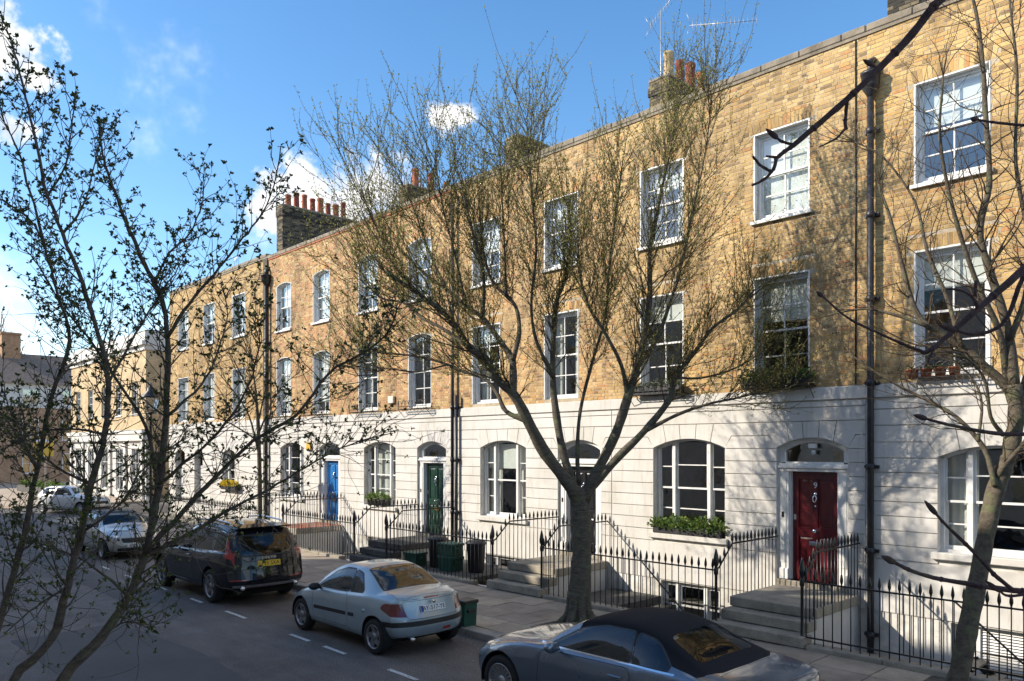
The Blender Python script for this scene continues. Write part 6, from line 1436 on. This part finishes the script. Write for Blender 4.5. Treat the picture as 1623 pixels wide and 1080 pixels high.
for pts, r0, r1, da, db in ST_:
    if pts[0][1] > 1140: pts = [(-8, 1320)]+pts
    q, rad = t.limb(trace(pts, D4+da, D4+db), r0*.72, r1*.7, 8, wob=.005, pw=.55); n = len(q); L_ = sum((q[i+1]-q[i]).length for i in range(n-1)); cnt = max(5, int(L_/.060))
    twiggy(q[n//3:], .085)
    for k in range(cnt):
        f = .22+.78*(k+t.r.random())/cnt; i = min(n-2, int(f*(n-1))); d = (q[i+1]-q[i]).normalized(); dd = t.perp(d, t.r.uniform(.5, 1.0)); dd.z = dd.z*.6+.25
        sc = t.shoot(q[i], dd, t.r.uniform(.16, .58)*(1-.58*f), max(.0028, min(.006, rad[i]*.3)), 6, .08, .17, 5); twiggy(sc, .068)
        if t.r.random() < .75:
            i2 = t.r.randint(1, 4); s3 = t.shoot(sc[i2], t.perp((sc[i2+1]-sc[i2]).normalized(), .8)+Vector((0, 0, .2)), t.r.uniform(.1, .28), .0024, 4, .1, .2, 4); twiggy(s3, .055)
for pts, r0, r1, da, db in ST_:                 # fine tangled twigs low in the crown
    q = t.path(trace(pts, D4+da, D4+db)); 
    for i in range(len(q)-1):
        if q[i].z > 4.4 or q[i].z < 2.4: continue
        for _ in range(2):
            if t.r.random() < .72:
                sc = t.shoot(q[i], t.perp((q[i+1]-q[i]).normalized(), t.r.uniform(.6, 1.3))+Vector((0, 0, .1)), t.r.uniform(.15, .55), .0026, 7, .03, .32, 4); rosette(sc[-1], sc[-1]-sc[-2], .8)
                s3 = t.shoot(sc[3], t.perp((sc[4]-sc[3]).normalized(), .9), t.r.uniform(.08, .25), .0020, 5, .02, .3, 3); rosette(s3[-1], s3[-1]-s3[-2], .7)
t.finish('budding_tree', 'dark budding tree close to the viewer whose stems rise over the road', base4, 'bark_dark', 'bark_dark', 'leaf_dark', lname='bud_leaves')

# ---- twigs of a second near tree reaching in beside the leaning bare tree
t = Tree(66); D5 = 2.05
def budp(p, d, ln=.05, r=.009):
    d = d.normalized(); pts = [p+d*ln*k for k in (0, .12, .35, .65, .88, 1.0)]; t.limbs.tube(pts, [r*.45, r*.8, r, r*.8, r*.4, .0006], 8)
tr = at_d(1960, 1100, 2.3); tb = Vector((tr.x, tr.y, PZ)); top_ = at_d(1930, -250, 2.4)
t.limb([tb, tb.lerp(top_, .3)+Vector((.05, 0, 0)), tb.lerp(top_, .65), top_], .11, .05, 12)
def twig(pts, r0, r1, bud=True, da=0, db=0, bl=.05):
    q, rad = t.limb(trace(pts, D5+da, D5+db), r0*.74, r1*.74, 8, wob=.0005)
    for i in range(4, len(q)-2, 5): t.limbs.tube([q[i]-(q[i+1]-q[i])*.25, q[i], q[i]+(q[i+1]-q[i])*.25], [rad[i]*1.02, rad[i]*1.28, rad[i]*1.02], 8)
    if bud: budp(q[-1], q[-1]-q[-3], bl, max(.007, r1*1.6))
    return q
twig([(1935, -330), (1700, -190), (1505, -15), (1445, 55), (1392, 110), (1340, 160), (1290, 203), (1258, 230), (1240, 243), (1230, 252)], .019, .0062, False)
twig([(1230, 252), (1226, 268), (1212, 284), (1192, 294)], .0075, .004, False); twig([(1258, 230), (1240, 225), (1233, 220)], .006, .005, True, bl=.042); twig([(1222, 272), (1205, 262), (1193, 248)], .006, .0045, False); twig([(1232, 250), (1214, 248)], .006, .004, False)
twig([(1392, 110), (1383, 104)], .005, .004, True, bl=.03); twig([(1343, 158), (1340, 190), (1341, 205)], .0065, .006, False); twig([(1341, 203), (1325, 220), (1299, 233)], .005, .0025, False)
twig([(1945, 250), (1800, 300), (1660, 395), (1600, 447), (1550, 490), (1505, 530), (1478, 553), (1462, 560)], .020, .007, False, .1, 0); twig([(1465, 559), (1430, 545), (1390, 527), (1345, 505), (1303, 470)], .006, .0035, True, bl=.02); twig([(1660, 398), (1622, 440), (1598, 500), (1575, 523), (1540, 530), (1516, 524)], .010, .005, True); twig([(1550, 489), (1540, 470), (1520, 460), (1500, 458)], .006, .0035, False); twig([(1545, 470), (1547, 445)], .006, .006, False); twig([(1480, 552), (1470, 575)], .005, .003, False)
twig([(1950, 900), (1760, 935), (1640, 938), (1580, 933), (1530, 925), (1480, 916), (1440, 903), (1418, 892)], .014, .006, True, .1, 0); twig([(1605, 935), (1575, 910), (1540, 872), (1505, 838), (1484, 816)], .0085, .005, True)
twig([(1945, 640), (1800, 668), (1660, 686), (1590, 688), (1530, 679), (1490, 670), (1468, 664)], .011, .005, True, .15, .05); twig([(1940, 130), (1780, 180), (1660, 198), (1600, 197), (1548, 190)], .010, .004, True, .1, 0, .02); twig([(1640, 940), (1600, 945), (1585, 938)], .006, .004, True)
t.finish('budding_tree', 'near dark twigs with pointed buds reaching in front of the leaning bare tree', tb, 'bark_twig', 'bark_twig', 'bud_brown', tname='branches')

# ---- hazy bare trees at the far end of the street
for (px_, d_, h_, sd_) in ((-10, 78, 15, 1), (22, 92, 14, 2)):
    t = Tree(70+sd_); b0 = at_d(px_, 710, d_); b0.z = 0; b0 = Vector((b0.x, b0.y, 0)); q, rad = t.limb([b0, b0+Vector((0, 0, h_*.3)), b0+Vector((.3, .2, h_*.6)), b0+Vector((0, 0, h_))], .3, .05, 8); n = len(q)
    for k in range(46):
        i = t.r.randint(n//4, n-2); dd = t.perp(Vector((0, 0, 1)), t.r.uniform(.4, .9)); sc = t.shoot(q[i], dd, t.r.uniform(2, 5), .06, 6, .2, .12, 4)
        for _ in range(9): i2 = t.r.randint(1, 5); s3 = t.shoot(sc[i2], t.perp((sc[i2+1]-sc[i2]).normalized(), .6)+Vector((0, 0, .25)), t.r.uniform(.7, 2.2), .025, 4, .15, .15, 3)
    t.finish('bare_tree', ['tall bare tree rising before the roof at the street end', 'bare tree standing behind the roof at the street end'][sd_-1], b0, 'bark_grey', 'bark_shoot', 'leaf_spring', 'far bare trees')
# ------------------------------------------------------------------ window boxes and pots
def planting(name, label, x0, x1, y0, y1, z, h, mat, boxmat, boxh=.2, n=260, lw=.05, group='planted window boxes', spread=.09, extra=None, seed=3, pots=0):
    rr = random.Random(seed); o = Vector(((x0+x1)/2, (y0+y1)/2, z)); T = empty(name, o, label, 'planter', group)
    if pots:
        for k in range(pots):
            xc = x0+(x1-x0)*(k+.5)/pots; r_ = (x1-x0)/pots*.46; q = MB(o); q.lathe([(r_*.72, 0), (r_*.95, boxh*.85), (r_*1.05, boxh*.86), (r_*1.05, boxh), (r_*.9, boxh), (r_*.85, boxh*.8), (0, boxh*.8)], (xc, (y0+y1)/2, z), 14); q.build('pot', M[boxmat], T)
    else:
        q = MB(o); q.bbox(x0, x1, y0, y1, z, z+boxh, .01); q.build('trough', M[boxmat], T)
    tt = Tree(seed)
    def clump(cx, cy, cz, rx, rz, n_, lw_):
        for _ in range(n_):
            v = tt.rnd(); v = Vector((v.x, v.y, abs(v.z)*1.1-.15)); rad = tt.r.uniform(.35, 1) ; p = Vector((cx+v.x*rx*rad, cy+v.y*rx*.8*rad, cz+v.z*rz*rad)); tt.leaf(p, v+tt.rnd()*.7+Vector((0, 0, .2)), lw_*tt.r.uniform(.7, 1.3), lw_*.36)
    k = max(2, int((x1-x0)/.22)); 
    for i in range(k):
        cx = x0+(x1-x0)*(i+.5)/k; s_ = rr.uniform(.75, 1.25); clump(cx+rr.uniform(-.04, .04), (y0+y1)/2-.03, z+boxh*.85, .15*s_+spread, h*s_*.6, int(n/k), lw)
        st_ = Vector((cx, (y0+y1)/2, z+boxh*.5)); tt.twigs.tube([st_, st_+Vector((rr.uniform(-.05, .05), -.02, h*.6))], .005, 4)
    if extra: extra(tt, clump)
    for mb, nm, mt in ((tt.twigs, 'stems', 'bark_shoot'),):
        if mb.v: mb.v = [(x-o.x, y-o.y, zz-o.z) for x, y, zz in mb.v]; tag(mb.build(nm, M[mt], T), kind='stuff')
    me = bpy.data.meshes.new('leaves'); me.from_pydata([(x-o.x, y-o.y, zz-o.z) for x, y, zz in tt.lv], [], tt.lf); me.materials.append(M[mat]); q = bpy.data.objects.new('leaves', me); COL.objects.link(q); q.parent = T; tag(q, kind='stuff')
    return T
xr9 = XR[1]
planting('window_box', 'black trough of low green plants on the ground floor sill beside the red door', xr9-4.78, xr9-3.0, F-.12, F+.08, 1.505, .46, 'leaf_box', 'bin_black', .17, 1000, .075, seed=4)
def olive(tt, clump):
    b0 = Vector((xr9-1.5, F-.17, ZS+.2)); tt.twigs.tube([b0, b0+Vector((.02, 0, .45))], .014, 6)
    for _ in range(15):
        s3 = tt.shoot(b0+Vector((0, 0, tt.r.uniform(.25, .5))), tt.rnd()+Vector((0, 0, .7)), tt.r.uniform(.25, .62), .005, 6, .08, .25, 4); tt.buds(s3, .035, .042, 1, .15)
planting('window_box', 'overflowing iron-guarded box with bushy evergreen under the first floor window above the red door', xr9-2.42, xr9-.98, F-.27, F-.07, ZS+.05, .36, 'leaf_box', 'bin_black', .2, 1100, .055, extra=olive, seed=5, spread=.10)
planting('window_box', 'small dark planted box at the first floor window above the low green trough', xr9-5.3, xr9-3.95, F-.27, F-.07, ZS+.05, .25, 'leaf_olive', 'bin_black', .2, 420, .05, seed=6)
planting('flower_pot', 'row of small terracotta pots in the window guard behind the leaning bare tree', XR[0]-5.3, XR[0]-4.4, F-.27, F-.07, ZS+.05, .16, 'leaf_olive', 'terracotta', .17, 160, .045, seed=7, pots=4)
planting('flower_pot', 'grey pots of spiky green plants on the sill beside the green door', XR[3]-4.55, XR[3]-3.35, F-.12, F+.08, 1.505, .38, 'leaf_box', 'box_grey', .26, 420, .075, seed=8, pots=3)
p = on_y(366, 772, F-.15); planting('window_box', 'box of bright yellow flowers on the end house wall', p.x-.75, p.x+.75, F-.3, F-.06, p.z-.12, .36, 'petal_yellow', 'bin_black', .22, 420, .09, seed=9)
p = on_z(100, 765, PZ); planting('hedge', 'clipped green hedge behind railings at the far corner', -70, -58, 13.8, 14.6, PZ, .9, 'leaf_box', 'dark_stone', .5, 1500, .16, None, spread=.2, seed=11)
# a little weed growing by the black door steps
